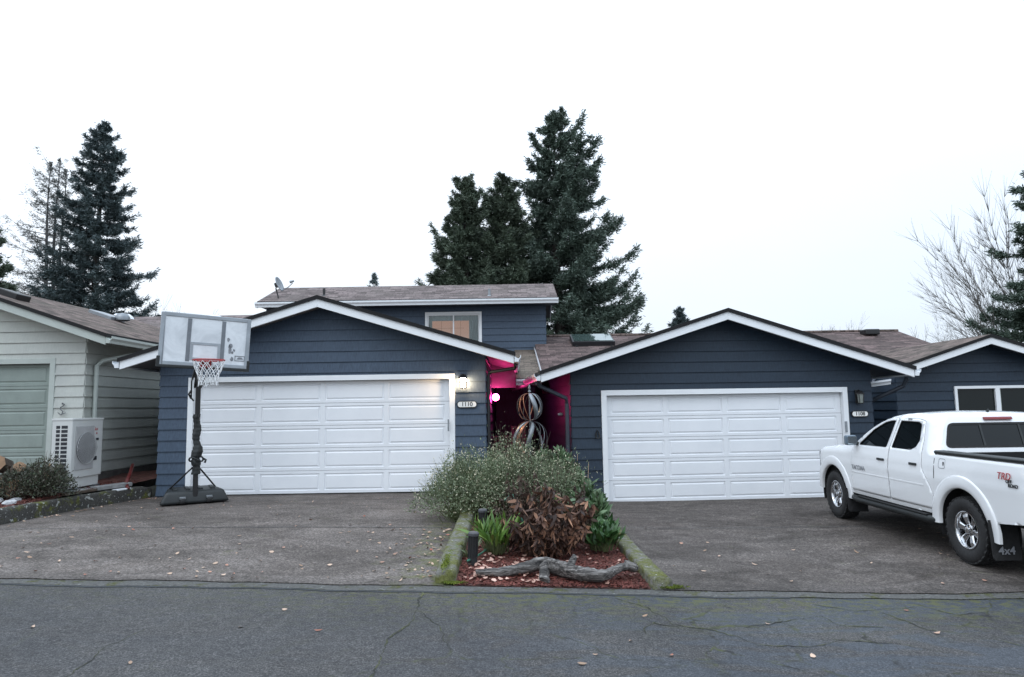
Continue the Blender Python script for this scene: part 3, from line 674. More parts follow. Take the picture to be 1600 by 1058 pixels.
mb = MB(); wavy(mb, -1.33, -.97, 21.12, 3.5, 4.62, k=5); wavy(mb, -2.64, -2.48, 21.12, 3.5, 4.62, 20, k=2); wavy(mb, -2.5, -1.3, 21.11, 4.42, 4.62, 40, .012, 8)
mb.build('curtain', 'curtain', win)
mb = MB(); mb.box((-3.2, 22.3, 3.2), (-.6, 22.33, 4.8)); mb.build('lit_room', 'room_glow', win)
mb = MB()
for x in np.linspace(-2.5, -1.6, 4): mb.box((x-.004, 21.2, 3.5), (x+.004, 21.21, 4.6))
for z in (3.85, 4.2): mb.box((-2.6, 21.185, z-.004), (-1.5, 21.195, z+.004))
mb.build('inner_grid', 'split_wood', win)
# lower front roofs of 1110
mb = MB(); slab(mb, [(.075, 15.6, 2.36), (.665, 15.6, 2.36), (.665, 21.0, 3.47), (.075, 21.0, 3.47)], .06); E(mb, h1, 'porch_roof', ['shingle_tan', 'navy_trim', 'shingle_edge'])
mb = MB(); gutter(mb, (.08, 15.58, 2.33), (.66, 15.58, 2.33), (0, -1, 0), .13, .11); E(mb, h1, 'gutter', 'white_gutter')
mb = MB(); mb.prism([(.668, 15.55, 2.30), (.668, 21.5, 3.60), (.668, 21.5, 3.66), (.668, 15.55, 2.40)], (.03, 0, 0)); E(mb, h1, 'flashing', 'flashing')
mb = MB(); mb.box((-.50, 16.12, 2.17), (.07, 16.18, 2.72)); E(mb, h1, 'porch_beam', 'soffit_grey')
# porch wall and door
mb = MB(); side_boards(mb, (0, 20.5, 0), e, n, .1, 3.1, lambda z: (-.52, 1.12), [(.22, 1.08, -1, 2.12)]); plate(mb, (0, 20.5, 0), e, n, [(-.6, -.2), (1.3, -.2), (1.3, 3.2), (-.6, 3.2)]); E(mb, h1, 'porch_wall', 'navy_siding')
mb = MB(); mb.box((.28, 20.46, .1), (1.06, 20.497, 2.06)); fd = E(mb, h1, 'front_door', 'navy_trim', bevel=.006)
mb = MB(); mb.lathe([(.0, -.06), (.03, -.05), (.032, -.03), (.012, -.02), (.012, 0)], (.36, 20.46, 1.05), 'y', 12); mb.build('door_knob', 'steel', fd, smooth=True)
downspout(h1, [(.06, 12.75, 2.50), (.04, 12.9, 2.44), (-.44, 13.06, 2.38), (-.47, 13.07, 2.28), (-.47, 13.07, .2)], 'black_trim')
downspout(h1, [(-7.3, 14.5, 2.50), (-7.25, 14.5, 2.40), (-6.82, 14.4, 2.30), (-6.77, 14.4, 2.2), (-6.77, 14.4, .2)], 'black_trim')

# ------------------------------------------------------------------ house with number 1108
yw = math.radians(3.5)
h2 = empty('townhouse', (4.1, 13.4, -.15), 'navy single storey townhouse numbered 1108 with a roof window, behind the white truck', 'house', 'row of townhouses')
e2, n2 = (math.cos(yw), math.sin(yw), 0), (math.sin(yw), -math.cos(yw), 0); O2 = (1.2, 13.2, 0)
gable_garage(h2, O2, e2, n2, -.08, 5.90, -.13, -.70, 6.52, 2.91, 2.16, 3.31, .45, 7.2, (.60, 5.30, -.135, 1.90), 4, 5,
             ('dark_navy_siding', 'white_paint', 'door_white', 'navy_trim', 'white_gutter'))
p = P3(O2, e2, n2, 5.32, .036, 1.22); mb = MB(); mb.box((p[0]-.02, p[1]-.03, 1.12), (p[0]+.02, p[1], 1.33)); E(mb, h2, 'latch', 'grey_metal', bevel=.004)
mb = MB()
slab(mb, [(.71, 16.2, 2.074), (1.6, 16.2, 2.074), (1.6, 17.38, 2.46), (.71, 17.38, 2.46)], .06)
slab(mb, [(.71, 17.38, 2.46), (12.5, 17.38, 2.46), (12.5, 22, 3.97), (.71, 22, 3.97)], .06)
slab(mb, [(.71, 22, 3.97), (12.5, 22, 3.97), (12.5, 27, 2.4), (.71, 27, 2.4)], .06)
mr = E(mb, h2, 'main_roof', ['shingle_brown', 'navy_trim', 'shingle_edge'])
mb = MB(); mb.tube([(.72, 22, 3.985), (12.5, 22, 3.985)], .05, 6); mb.build('ridge_cap', 'shingle_side', mr)
mb = MB(); mb.box((11.1, 21.3, 3.80), (11.55, 21.7, 3.98)); mb.build('roof_vent', 'black_metal', mr, bevel=.03)
mb = MB(); gutter(mb, (6.9, 17.36, 2.40), (9.0, 17.36, 2.40), (0, -1, 0), .13); E(mb, h2, 'gutter', 'white_gutter')
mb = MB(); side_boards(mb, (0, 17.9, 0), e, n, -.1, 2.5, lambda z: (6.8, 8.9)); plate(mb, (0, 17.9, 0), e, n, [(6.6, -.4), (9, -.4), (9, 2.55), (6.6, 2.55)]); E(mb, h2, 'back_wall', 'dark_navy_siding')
# roof window on the main roof
def roofpt(x, y, up): 
    s = .327; k = 1/math.hypot(1, s); z = 2.46+s*(y-17.38); return (x, y-up*s*k, z+up*k)
mb = MB(); mb.prism([roofpt(1.83, 20.62, -.02), roofpt(3.12, 20.62, -.02), roofpt(3.12, 21.62, -.02), roofpt(1.83, 21.62, -.02)], Vector(roofpt(0, 20, .16))-Vector(roofpt(0, 20, 0)))
sk = E(mb, h2, 'roof_window', 'black_trim', bevel=.01)
mb = MB(); mb.prism([roofpt(1.88, 20.66, .146), roofpt(3.07, 20.66, .146), roofpt(3.07, 21.58, .146), roofpt(1.88, 21.58, .146)], Vector(roofpt(0, 20, .016))-Vector(roofpt(0, 20, 0))); mb.build('pane', 'skylight_glass', sk)
for x in (1.95, 3.0): mb = MB(); mb.box((x-.03, 20.50, 3.45), (x+.03, 20.60, 3.53)); mb.build('clip', 'black_metal', sk)
a = P3(O2, e2, n2, -.72, .42, 2.2); c = P3(O2, e2, n2, -.12, -.10, 1.92)
downspout(h2, [(a[0]-.05, a[1]+.2, 2.16), (a[0], a[1]+.24, 2.10), (c[0]-.06, c[1]-.22, 1.86), (c[0]-.045, c[1]-.16, 1.76), (c[0]-.045, c[1]-.16, -.1)], 'navy_trim', .04)
a = P3(O2, e2, n2, 6.55, .2, 2.2)
downspout(h2, [(a[0]-.02, a[1], 2.16), (a[0]-.05, a[1]+.1, 2.0), (7.25, a[1]+.5, 1.72), (7.17, a[1]+.55, 1.60), (7.17, a[1]+.6, -.1)], 'navy_trim', .04)
downspout(h2, [(8.6, 16.2, 2.25), (8.35, 16.0, 2.02), (7.35, 15.6, 1.85)], 'navy_trim', .045)
mb = MB(); gutter(mb, (7.45, 14.9, 2.08), (8.1, 14.7, 2.17), (-.2, -.98, 0), .10, .10); E(mb, h2, 'gutter_end', 'white_gutter')

# ------------------------------------------------------------------ house at the right edge
h3 = empty('townhouse', (10.6, 15.4, -.15), 'navy townhouse end with a white framed sliding window, behind the cab of the truck', 'house', 'row of townhouses')
O3 = (0, 15.4, 0); wl, wr, pk, zp, ze = 8.61, 12.6, 10.57, 2.93, 2.34; sl = (zp-ze)/1.83; un = lambda s: zp-sl*abs(s-pk)
bx0, bx1, bz0, bz1 = 9.90, 12.0, .85, 2.02
mb = MB(); side_boards(mb, O3, e, n, -.13, zp, lambda z: (max(wl, pk-(zp+.1-z)/sl), min(wr, pk+(zp+.1-z)/sl)), [(bx0, bx1, bz0, bz1)], breaks=(un(wl)+.1, un(wr)+.1), h=.205)
for p in ([(wl, -.4), (bx0, -.4), (bx0, un(bx0)), (wl, un(wl))], [(bx1, -.4), (wr, -.4), (wr, un(wr)), (bx1, un(bx1))], [(bx0, -.4), (bx1, -.4), (bx1, bz0), (bx0, bz0)], [(bx0, bz1), (bx1, bz1), (bx1, un(bx1)), (pk, zp), (bx0, un(bx0))]): plate(mb, O3, e, n, p)
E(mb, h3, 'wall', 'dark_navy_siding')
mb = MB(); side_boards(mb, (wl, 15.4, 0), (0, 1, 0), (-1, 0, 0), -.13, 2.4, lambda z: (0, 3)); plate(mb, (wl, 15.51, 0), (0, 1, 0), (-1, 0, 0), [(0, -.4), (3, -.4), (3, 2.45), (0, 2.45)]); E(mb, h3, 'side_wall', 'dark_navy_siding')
for sg, s in ((-1, pk-1.83), (1, pk+1.83)):
    mb = MB(); mb.prism([(s, 15-.001*sg, un(s)), (pk, 15-.001*sg, zp), (pk, 15-.001*sg, zp+.15), (s, 15-.001*sg, un(s)+.15)], (0, .04, 0)); E(mb, h3, 'rake_board', 'white_paint', bevel=.004, seg=1)
mb = MB()
for s in (pk-1.86, pk+1.86):
    p = [(s, 14.97, un(s)+.22), (pk, 14.97, zp+.22), (pk, 21.5, zp+.22), (s, 21.5, un(s)+.22)]
    slab(mb, p if s < pk else p[::-1], .07)
    mb.cur = 1; mb.prism([(s, 15.05, un(s)+.06), (pk, 15.05, zp+.06), (pk, 15.05, zp+.1), (s, 15.05, un(s)+.1)], (0, 6, 0))
E(mb, h3, 'roof', ['shingle_side', 'navy_trim', 'shingle_edge'])
mb = MB(); gutter(mb, (pk-1.85, 14.99, un(pk-1.83)+.14), (pk-1.85, 20, un(pk-1.83)+.12), (-1, 0, 0)); E(mb, h3, 'gutter', 'white_gutter')
mb = MB(); f = .06; xm = 10.86
for a, b_, c, d in ((bx0, bx0+f, bz0, bz1), (bx1-f, bx1, bz0, bz1), (bx0+f, bx1-f, bz1-f, bz1), (bx0+f, bx1-f, bz0, bz0+f), (xm-.05, xm+.05, bz0+f, bz1-f)): mb.box((a, 15.35, c), (b_, 15.46, d))
w3 = E(mb, h3, 'window', 'white_paint')
for a, b_ in ((bx0+f, xm-.05), (xm+.05, bx1-f)):
    mb = MB(); mb.box((a, 15.40, bz0+f), (b_, 15.406, bz1-f)); mb.build('pane', 'window_glass', w3)
for p, q, c, d in ((xm+.05, xm+.085, bz0+f, bz1-f), (bx1-f-.035, bx1-f, bz0+f, bz1-f)): mb = MB(); mb.box((p, 15.385, c), (q, 15.40, d)); mb.build('sash', 'sage_trim', w3)
mb = MB(); mb.tube([(9.25, 15.2, un(9.25)+.0), (9.22, 15.2, un(9.25)-.05), (9.25, 15.2, un(9.25)-.08)], .008, 6); E(mb, h3, 'hook', 'steel')

# ------------------------------------------------------------------ pale house at the left edge
h0 = empty('townhouse', (-10.5, 12.8, .5), 'pale sage sided house with grey green garage door at the left edge', 'house', 'row of townhouses')
gable_garage(h0, (0, 12.8, 0), e, n, -14.0, -8.02, .60, -14.57, -7.43, -11.0, 2.96, 4.21, .40, 7.0, (-13.3, -8.67, .60, 2.66), 4, 5,
             ('sage_siding', 'sage_trim', 'sage_door', 'sage_trim', 'sage_trim'), fh=.15)
mb = MB(); mb.box((-8.06, 12.82, .1), (-8.0, 19, .58)); mb.box((-14, 12.805, .1), (-8.02, 12.9, .59)); E(mb, h0, 'foundation', 'foundation')
downspout(h0, [(-7.37, 13.6, 3.02), (-7.40, 13.6, 2.90), (-7.88, 13.1, 2.72), (-7.94, 13.02, 2.62), (-7.94, 13.02, .6)], 'sage_trim', .042)
mb = MB(); slab(mb, [(-18, 17.3, 2.9), (-7.55, 17.3, 2.9), (-7.55, 24, 5.12), (-18, 24, 5.12)], .06); slab(mb, [(-18, 24, 5.12), (-7.55, 24, 5.12), (-7.55, 28, 4), (-18, 28, 4)], .06)
mr0 = E(mb, h0, 'main_roof', ['shingle_front', 'sage_trim', 'shingle_edge'])
for x, y, r in ((-13.35, 23.2, .36), (-9.95, 22.6, .36)):
    z = 2.9+(y-17.3)*.3313
    mb = MB(); mb.lathe([(r+.06, -.12), (r+.06, .05), (r, .07), (r*.9, .17), (r*.6, .25), (0.001, .28)], (x, y, z), n=24); mb.build('skylight_dome', 'dome_white', mr0, smooth=True, auto=.8)
mb = MB(); mb.obox((-9.94, 16.6, 4.06), (.28, 0, -.098), (0, .3, 0), (.03, 0, .08)); mb.build('flat_skylight', 'grey_metal', mr0, bevel=.02)
mb = MB(); mb.lathe([(.17, 0), (.17, .08), (.12, .16), (0.001, .19)], (-9.55, 16.6, 3.98), n=18); mb.build('roof_vent', 'galvanised', mr0, smooth=True, auto=.8)
mb = MB(); mb.obox((-9.75, 13.2, 4.02), (.2, 0, -.07), (0, .2, 0), (.03, 0, .09)); mb.build('roof_vent', 'black_metal', mr0, bevel=.02)

# ------------------------------------------------------------------ lamps, plaques and small things on the walls
def plaque(name, c, e, n, w, h, num, label):
    t = empty(name, c, label, 'house number', 'house number plaques')
    def pill(w, h, d0, d1, mat, nm):
        q = []; r = h/2; 
        for i in range(13): a = -PI/2+PI*i/12; q.append((w/2-r+r*math.cos(a)*.85, r*math.sin(a)))
        for i in range(13): a = PI/2+PI*i/12; q.append((-w/2+r+r*math.cos(a)*.85, r*math.sin(a)))
        mb = MB(); mb.prism([P3(c, e, n, s, d1, c[2]+z) for s, z in q], (n[0]*(d0-d1), n[1]*(d0-d1), 0)); return mb.build(nm, mat, t)
    pill(w, h, 0, .018, 'plaque_black', 'border'); pill(w-.035, h-.035, .010, .022, 'plaque_white', 'face')
    mw = Matrix(((e[0], 0, n[0], n[0]*.022), (e[1], 0, n[1], n[1]*.022), (0, 1, 0, 0), (0, 0, 0, 1)))
    lettering(num, h*.80, 'plaque_black', t, mw, .003, .002, 'lettering')
    return t
plaque('number_plaque', (-.87, 12.976, 1.775), (1, 0, 0), (0, -1, 0), .40, .135, '1110', 'white oval plaque reading 1110 under the lit wall lamp')
pc = P3(O2, e2, n2, 5.62, .026, 1.47)
plaque('number_plaque', pc, e2, n2, .36, .125, '1108', 'white oval plaque reading 1108 under the unlit lantern')
def lantern(c, n, lit, label):
    t = empty('wall_lantern', c, label, 'wall lamp', 'lamps beside the garage doors'); x, y, z = c
    mb = MB(); mb.box((x-.05, y-.02, z-.10), (x+.05, y+.004, z+.16)); mb.tube([(x, y-.01, z+.13), (x, y-.07, z+.155), (x, y-.11, z+.13)], .012, 8); mb.build('bracket', 'black_metal', t, bevel=.004)
    cx, cy = x, y-.11
    mb = MB(); mb.lathe([(.001, .14), (.03, .135), (.085, .09), (.088, .075), (.001, .075)], (cx, cy, z), n=4 if not lit else 12); mb.build('cap', 'black_metal', t); mb = MB(); mb.lathe([(.001, -.115), (.055, -.112), (.06, -.095), (.001, -.095)], (cx, cy, z), n=12); mb.build('base', 'black_metal', t)
    mb = MB()
    for i in range(4): a = PI/4+PI/2*i; mb.tube([(cx+.052*math.cos(a), cy+.052*math.sin(a), z-.1), (cx+.07*math.cos(a), cy+.07*math.sin(a), z+.08)], .006, 6)
    mb.build('cage', 'black_metal', t)
    mb = MB(); mb.lathe([(.044, -.094), (.050, 0), (.058, .074)], (cx, cy, z), n=16); mb.build('glass', 'lamp_glow' if lit else 'frosted', t, smooth=True)
    return t
pm('frosted', (.22, .24, .22), .15, .15, 14)
lantern((-.94, 12.975, 2.19), n, True, 'lit warm wall lamp glowing above the 1110 plaque')
lantern((P3(O2, e2, n2, 5.60, .026, 0)[0], P3(O2, e2, n2, 5.60, .026, 0)[1], 1.78), n2, False, 'unlit black wall lantern above the 1108 plaque')
t = empty('globe_lamp', (-.49, 15.9, 1.945), 'pink glowing globe lamp on the wall of the dark entry passage', 'wall lamp')
mb = MB(); mb.lathe([(.001, 0), (.055, .0), (.055, .006), (.03, .008), (.03, .012), (.03, .02)], (-.497, 15.9, 1.945), 'x', 16); mb.build('bracket', 'black_metal', t, smooth=True, auto=.6)
mb = MB(); mb.lathe([(.078*math.sin(PI*i/16)+1e-4, .095-.078*math.cos(PI*i/16)) for i in range(17)], (-.495, 15.9, 1.945), 'x', 24); mb.build('globe', 'pink_glow', t, smooth=True)
t = empty('wall_lamp', (1.0, 14.35, 1.55), 'small pale fitting on the pink lit side wall of number 1108', 'wall light')
mb = MB(); mb.lathe([(.001, 0), (.03, -.0), (.035, -.06), (.02, -.10), (.001, -.105)], (1.03, 14.35, 1.55), 'x', 12); mb.build('fitting', 'dome_white', t, smooth=True)
t = tag(MB().tube([(1.58, 13.18, 1.20), (1.60, 13.16, 1.25), (1.63, 13.18, 1.20), (1.645, 13.17, 1.10), (1.61, 13.165, 1.09), (1.575, 13.17, 1.10), (1.58, 13.18, 1.20)], .013, 6).build('wall_hook', 'black_metal'), 'small black bell shaped hook on the navy siding left of the 1108 garage door', 'hook')
mb = MB(); mb.tube([(-8.38+.05*math.sin(i*.55)*(1-i/24), 12.73, 1.92-.012*i) for i in range(20)], .009, 6); mb.tube([(-8.45, 12.74, 1.74), (-8.38, 12.70, 1.70), (-8.31, 12.74, 1.74)], .009, 6); mb.tube([(-8.38, 12.765, 1.9), (-8.38, 12.73, 1.9)], .012, 6)
tag(mb.build('wall_hook', 'steel', smooth=True), 'grey curled metal hook on the pale siding above the heat pump', 'hook')

# ------------------------------------------------------------------ satellite dish on the upper roof
t = empty('satellite_dish', (-7.25, 20.9, 5.1), 'grey satellite dish on a bent pole at the left end of the upper roof', 'satellite dish')
mb = MB(); mb.tube([(-7.20, 20.9, 5.14), (-7.24, 20.9, 5.30), (-7.30, 20.9, 5.50)], .022, 8); mb.box((-7.30, 20.8, 5.10), (-7.08, 21.0, 5.15)); mb.build('mast', 'black_metal', t)
ax = Vector((.95, -.12, .36)).normalized(); u = ax.cross(Vector((0, 1, 0))).normalized(); v = ax.cross(u)
c = Vector((-7.22, 20.9, 5.62)); V = []; F = []
for i in range(9):
    r = .23*i/8
    for j in range(28): a = 2*PI*j/28; V.append(c+ax*(.6*r*r)+u*(r*math.cos(a)*1.05)+v*r*math.sin(a))
for i in range(8):
    for j in range(28): F.append((i*28+j, i*28+(j+1) % 28, (i+1)*28+(j+1) % 28, (i+1)*28+j))
o = np_mesh('reflector', V, F, 'grey_metal', t, smooth=True); md = o.modifiers.new('s', 'SOLIDIFY'); md.thickness = .014
mb = MB(); mb.obox(c-ax*.06, ax*.05, u*.07, v*.05); mb.build('mount', 'black_metal', t)
k = c-u*.23 if u.z > 0 else c+u*.23
mb = MB(); mb.tube([k, k+ax*.25+Vector((0, 0, .03)), k+ax*.40+Vector((0, 0, .10))], .014, 8); mb.build('arm', 'grey_metal', t)
q = k+ax*.41+Vector((0, 0, .15)); mb = MB(); mb.tube([q+ax*.03, q-ax*.10+Vector((0, 0, .02))], [.03, .045], 10); mb.build('receiver', 'grey_metal', t)
# ------------------------------------------------------------------ portable basketball hoop (built facing -Y, then turned)
HR = math.radians(31); hz = G(-5.5)+.018
hp = empty('basketball_hoop', (-5.50, 11.95, hz), 'portable basketball hoop with grey backboard standing in front of the left garage door', 'basketball hoop', rz=HR)
def L(mb, name, mats, parent=None, **k): return mb.build(name, mats, parent or hp, local=True, **k)
# base: chunky moulded tank
bm = bmesh.new(); bmesh.ops.create_cube(bm, size=1)
for v in bm.verts:
    top = v.co.z > 0; back = v.co.y > 0
    w = (.56 if not back else .46) - (.10 if top else 0)
    v.co = Vector((w*(1 if v.co.x > 0 else -1), (.72 if back else -.10)-(.10 if top and back else 0)+(.05 if top and not back else 0), (.23 if not back else .25) if top else .015))
bmesh.ops.bevel(bm, geom=list(bm.edges), offset=.055, segments=3, profile=.6, affect='EDGES')
me = bpy.data.meshes.new('base'); bm.to_mesh(me); bm.free(); me.materials.append(M['black_plastic']); me.polygons.foreach_set('use_smooth', [True]*len(me.polygons))
o = bpy.data.objects.new('base', me); COL.objects.link(o); o.parent = hp; base = o
mb = MB()
for x in (-.30, -.1, .1, .30): mb.box((x-.035, .06, .22), (x+.035, .5, .262))
L(mb, 'rib', 'black_plastic', base, bevel=.012)
for x in (-.20, .22):
    mb = MB(); mb.lathe([(.001, -.035), (.04, -.035), (.05, -.02), (.05, .02), (.04, .035), (.001, .035)], (x, -.105, .065), 'x', 20); L(mb, 'wheel', 'black_rubber', base, smooth=True, auto=.7)
    mb = MB(); mb.box((x-.05, -.125, .10), (x+.05, -.06, .14)); L(mb, 'axle_block', 'galvanised', base, bevel=.008)
mb = MB(); mb.box((-.039, -.074, .08), (.039, .004, 2.42)); L(mb, 'pole', 'black_metal', bevel=.012)
for s in (-1, 1):
    mb = MB(); mb.tube([(.40*s, .40, .20), (.05*s, -.01, .62)], .014, 8); L(mb, 'strut', 'black_metal')
# torn cover wrapped round the pole
V = []; F = []; rows = 46; nn = 20
for i in range(rows+1):
    z = .50+(1.53-.50)*i/rows
    fold = .004*math.sin(i*1.9)+.006*math.sin(i*.41+1)
    rr = .056+fold+.020*math.exp(-((z-.86)/.16)**2)+.020*math.exp(-((z-.70)/.05)**2)-.012*math.exp(-((z-.765)/.03)**2)
    for j in range(nn):
        a = 2*PI*j/nn; r = rr*(1+.13*math.sin(3*a+i*.13)+.10*math.sin(5*a-i*.21)+.05*math.sin(9*a+i*.5))
        V.append((r*math.cos(a)+.012*math.sin(i*.4), -.035+r*math.sin(a), z))
for i in range(rows):
    for j in range(nn): F.append((i*nn+j, i*nn+(j+1) % nn, (i+1)*nn+(j+1) % nn, (i+1)*nn+j))
o = np_mesh('pole_cover', V, F, 'black_plastic', None, smooth=True); o.parent = hp
mb = MB(); mb.tube([(.11*math.cos(a), -.035+.10*math.sin(a), .76+.035*math.sin(2*a)) for a in np.linspace(0, 2*PI, 25)], .015, 6); mb.tube([(.10, -.05, .77), (.15, -.08, .74), (.13, -.10, .70)], .02, 6); L(mb, 'knotted_strap', 'black_plastic', smooth=True)
BY, BZ = -.88, 2.73; bw, bh = .685, .425
TILT = Matrix.Translation((0, BY, BZ)) @ Matrix.Rotation(math.radians(2.6), 4, 'Y') @ Matrix.Translation((0, -BY, -BZ))
def T(o): o.data.transform(TILT); return o
mb = MB()
for s in (-1, 1):
    mb.tube([(.05*s, -.02, 2.32), (.10*s, BY+.06, 2.86)], .018, 8); mb.tube([(.05*s, .02, 2.0), (.10*s, BY+.06, 2.44)], .018, 8); mb.tube([(.05*s, -.035, 2.40), (.05*s, .16, 2.18)], .014, 8)
L(mb, 'arm', 'black_metal')
mb = MB(); mb.box((-.02, .0, 1.75), (.02, .05, 2.35)); mb.tube([(-.05, .03, 2.35), (-.10, .05, 2.1), (-.10, .05, 1.82), (-.06, .05, 1.76)], .014, 6); mb.tube([(-.1, .05, 1.95), (-.14, .05, 1.88), (-.1, .05, 1.80)], .018, 6); L(mb, 'height_handle', 'black_metal')
mb = MB(); mb.box((-bw+.02, BY, BZ-bh+.02), (bw-.02, BY+.018, BZ+bh-.02)); bd = T(L(mb, 'backboard', 'board_clear'))
def ring(mb, x0, x1, z0, z1, t, y0, y1):
    mb.box((x0, y0, z0), (x0+t, y1, z1)); mb.box((x1-t, y0, z0), (x1, y1, z1)); mb.box((x0+t, y0, z1-t), (x1-t, y1, z1)); mb.box((x0+t, y0, z0), (x1-t, y1, z0+t))
mb = MB(); ring(mb, -bw, bw, BZ-bh, BZ+bh, .062, BY-.012, BY+.03); T(L(mb, 'board_frame', 'board_frame', bd, bevel=.008))
mb = MB(); mb.box((-bw-.02, BY-.02, BZ-bh-.045), (bw+.02, BY+.05, BZ-bh+.005)); mb.box((-bw-.02, BY-.02, BZ-bh-.02), (-bw+.03, BY+.05, BZ-bh+.14)); mb.box((bw-.03, BY-.02, BZ-bh-.02), (bw+.02, BY+.05, BZ-bh+.14)); T(L(mb, 'edge_pad', 'black_plastic', bd, bevel=.01))
for x in (-.29, .23): mb = MB(); mb.box((x, BY-.006, BZ-bh+.075), (x+.06, BY-.001, BZ+bh-.075)); T(L(mb, 'stripe', 'board_line', bd))
mb = MB(); ring(mb, -.225, .225, BZ-.325, BZ-.03, .04, BY-.007, BY-.002); T(L(mb, 'target_square', 'board_frame', bd))
mb = MB()
for s in (-1, 1): mb.tube([(.15*s, BY+.04, BZ+.02), (.02*s, BY+.04, BZ-.26)], .012, 6)
T(L(mb, 'brace', 'board_line', bd))
mb = MB(); R_ = random.Random(3)
for k in range(7):
    x, z, r = .40+R_.uniform(-.06, .07), BZ-.06+R_.uniform(-.22, .16), R_.uniform(.02, .045)
    q = [(x+r*R_.uniform(.5, 1)*math.cos(a), BY-.004, z+r*1.5*R_.uniform(.5, 1)*math.sin(a)) for a in np.linspace(0, 2*PI, 11)[:-1]]; mb.prism(q, (0, .002, 0))
T(L(mb, 'scuff', 'board_scuff', bd))
mb = MB(); ring(mb, .46, .62, BZ-.30, BZ-.21, .012, BY-.005, BY-.001); mb.prism([(.49, BY-.004, BZ-.27), (.60, BY-.004, BZ-.27), (.57, BY-.004, BZ-.235), (.52, BY-.004, BZ-.235)], (0, .003, 0)); T(L(mb, 'sticker', 'board_scuff', bd))
rc = Vector((0, BY-.42, BZ-.345))
mb = MB(); mb.tube([rc+Vector((.235*math.cos(a), .235*math.sin(a), 0)) for a in np.linspace(0, 2*PI, 37)], .011, 8); mb.box((-.09, BY-.19, BZ-.36), (.09, BY-.005, BZ-.33)); mb.box((-.09, BY-.02, BZ-.45), (.09, BY-.008, BZ-.33)); rim = L(mb, 'rim', 'rim_orange', smooth=True, auto=.6)
mb = MB(); nk = 12; lev = [(.232, -.015), (.215, -.09), (.185, -.17), (.155, -.25), (.14, -.33), (.145, -.41)]
pt = lambda i, k: rc+Vector((lev[i][0]*math.cos(2*PI*(k+.5*(i % 2))/nk), lev[i][0]*math.sin(2*PI*(k+.5*(i % 2))/nk), lev[i][1]+.012*math.sin(k*2.3+i)))
for i in range(len(lev)-1):
    for k in range(nk):
        for dk in ((0, -1) if i % 2 == 0 else (0, 1)): mb.tube([pt(i, k), pt(i+1, k+dk)], .006, 5, False)
L(mb, 'net', 'net_white', rim)

# ------------------------------------------------------------------ heat pump beside the pale house
ax0, ax1, ay0, ay1, az0, az1 = -7.84, -7.49, 11.68, 12.55, .62, 1.63
hpz = empty('heat_pump', (-7.66, 12.1, .42), 'cream outdoor heat pump unit with round fan grille at the corner of the pale house', 'heat pump')
mb = MB(); mb.box((ax0, ay0, az0), (ax1, ay1, az1)); E(mb, hpz, 'casing', 'ac_shell', bevel=.014)
mb = MB(); mb.box((ax0-.008, ay0-.008, az1-.03), (ax1+.008, ay1+.008, az1+.006)); E(mb, hpz, 'lid', 'ac_shell', bevel=.006)
mb = MB(); mb.box((ax0+.02, ay0+.01, az0-.17), (ax1-.03, ay1-.03, az0-.004)); E(mb, hpz, 'skirt', 'ac_shell', bevel=.01)
for y in (11.8, 12.4): mb = MB(); mb.box((ax0-.02, y-.06, .42), (ax1+.04, y+.06, .46)); E(mb, hpz, 'foot', 'galvanised', bevel=.005)
mb = MB()
for r in range(12):
    for c in range(2):
        x0 = ax0+.075+c*.075 if c == 0 else ax0+.165
        x1 = x0+.065 if c == 0 else x0+.105
        z = az1-.115-r*.070; mb.box((x0, ay0-.003, z-.05), (x1, ay0+.02, z))
E(mb, hpz, 'side_louvre', 'ac_dark')
fy, fz = 12.06, az0+.50
mb = MB(); mb.box((ax1+.001, ay0+.09, az0+.13), (ax1+.012, ay1-.27, az1-.13)); E(mb, hpz, 'fan_panel', 'ac_grille', bevel=.006)
mb = MB(); mb.lathe([(.001, .016), (.27, .016), (.27, .004)], (ax1, fy, fz), 'x', 40); fan = E(mb, hpz, 'fan', 'ac_dark')
mb = MB()
for i in range(-11, 12):
    y = i*.0245; zz = math.sqrt(max(0, .275**2-y*y)); mb.tube([(ax1+.03, fy+y, fz-zz), (ax1+.045, fy+y, fz), (ax1+.03, fy+y, fz+zz)], .0045, 5)
for r in (.275,): mb.tube([(ax1+.03+.015*(1-(r/.275)**2), fy+r*math.cos(a), fz+r*math.sin(a)) for a in np.linspace(0, 2*PI, 33)], .005, 5)
mb.build('grille', 'ac_grille', hpz)
mb = MB(); mb.box((ax1, ay1-.20, az0+.62), (ax1+.012, ay1-.13, az0+.66)); E(mb, hpz, 'handle_recess', 'ac_dark', bevel=.004); mb = MB(); mb.box((ax1, ay1-.26, az0+.27), (ax1+.014, ay1-.17, az0+.34)); E(mb, hpz, 'handle_recess', 'ac_dark', bevel=.004)
mb = MB(); R_ = random.Random(5); y = ay1-.20          # small red emblem: three facets and short strokes
for k in range(3): mb.prism([(ax1+.004, y-.13+.045*k, az1-.215), (ax1+.004, y-.10+.045*k, az1-.215), (ax1+.004, y-.115+.045*k, az1-.17+.008*k)], (-.003, 0, 0))
mb.box((ax1-.001, y+.0, az1-.215), (ax1+.004, y+.012, az1-.18)); mb.box((ax1-.001, y+.03, az1-.215), (ax1+.004, y+.042, az1-.175)); mb.box((ax1-.001, y+.005, az1-.285), (ax1+.004, y+.03, az1-.25)); E(mb, hpz, 'emblem', 'decal_red')
mb = MB(); mb.box((-8.0, 11.55, .37), (-7.32, 12.75, .425)); tag(mb.build('concrete_pad', 'concrete_block', bevel=.012), 'grey concrete slab under the heat pump', 'slab')
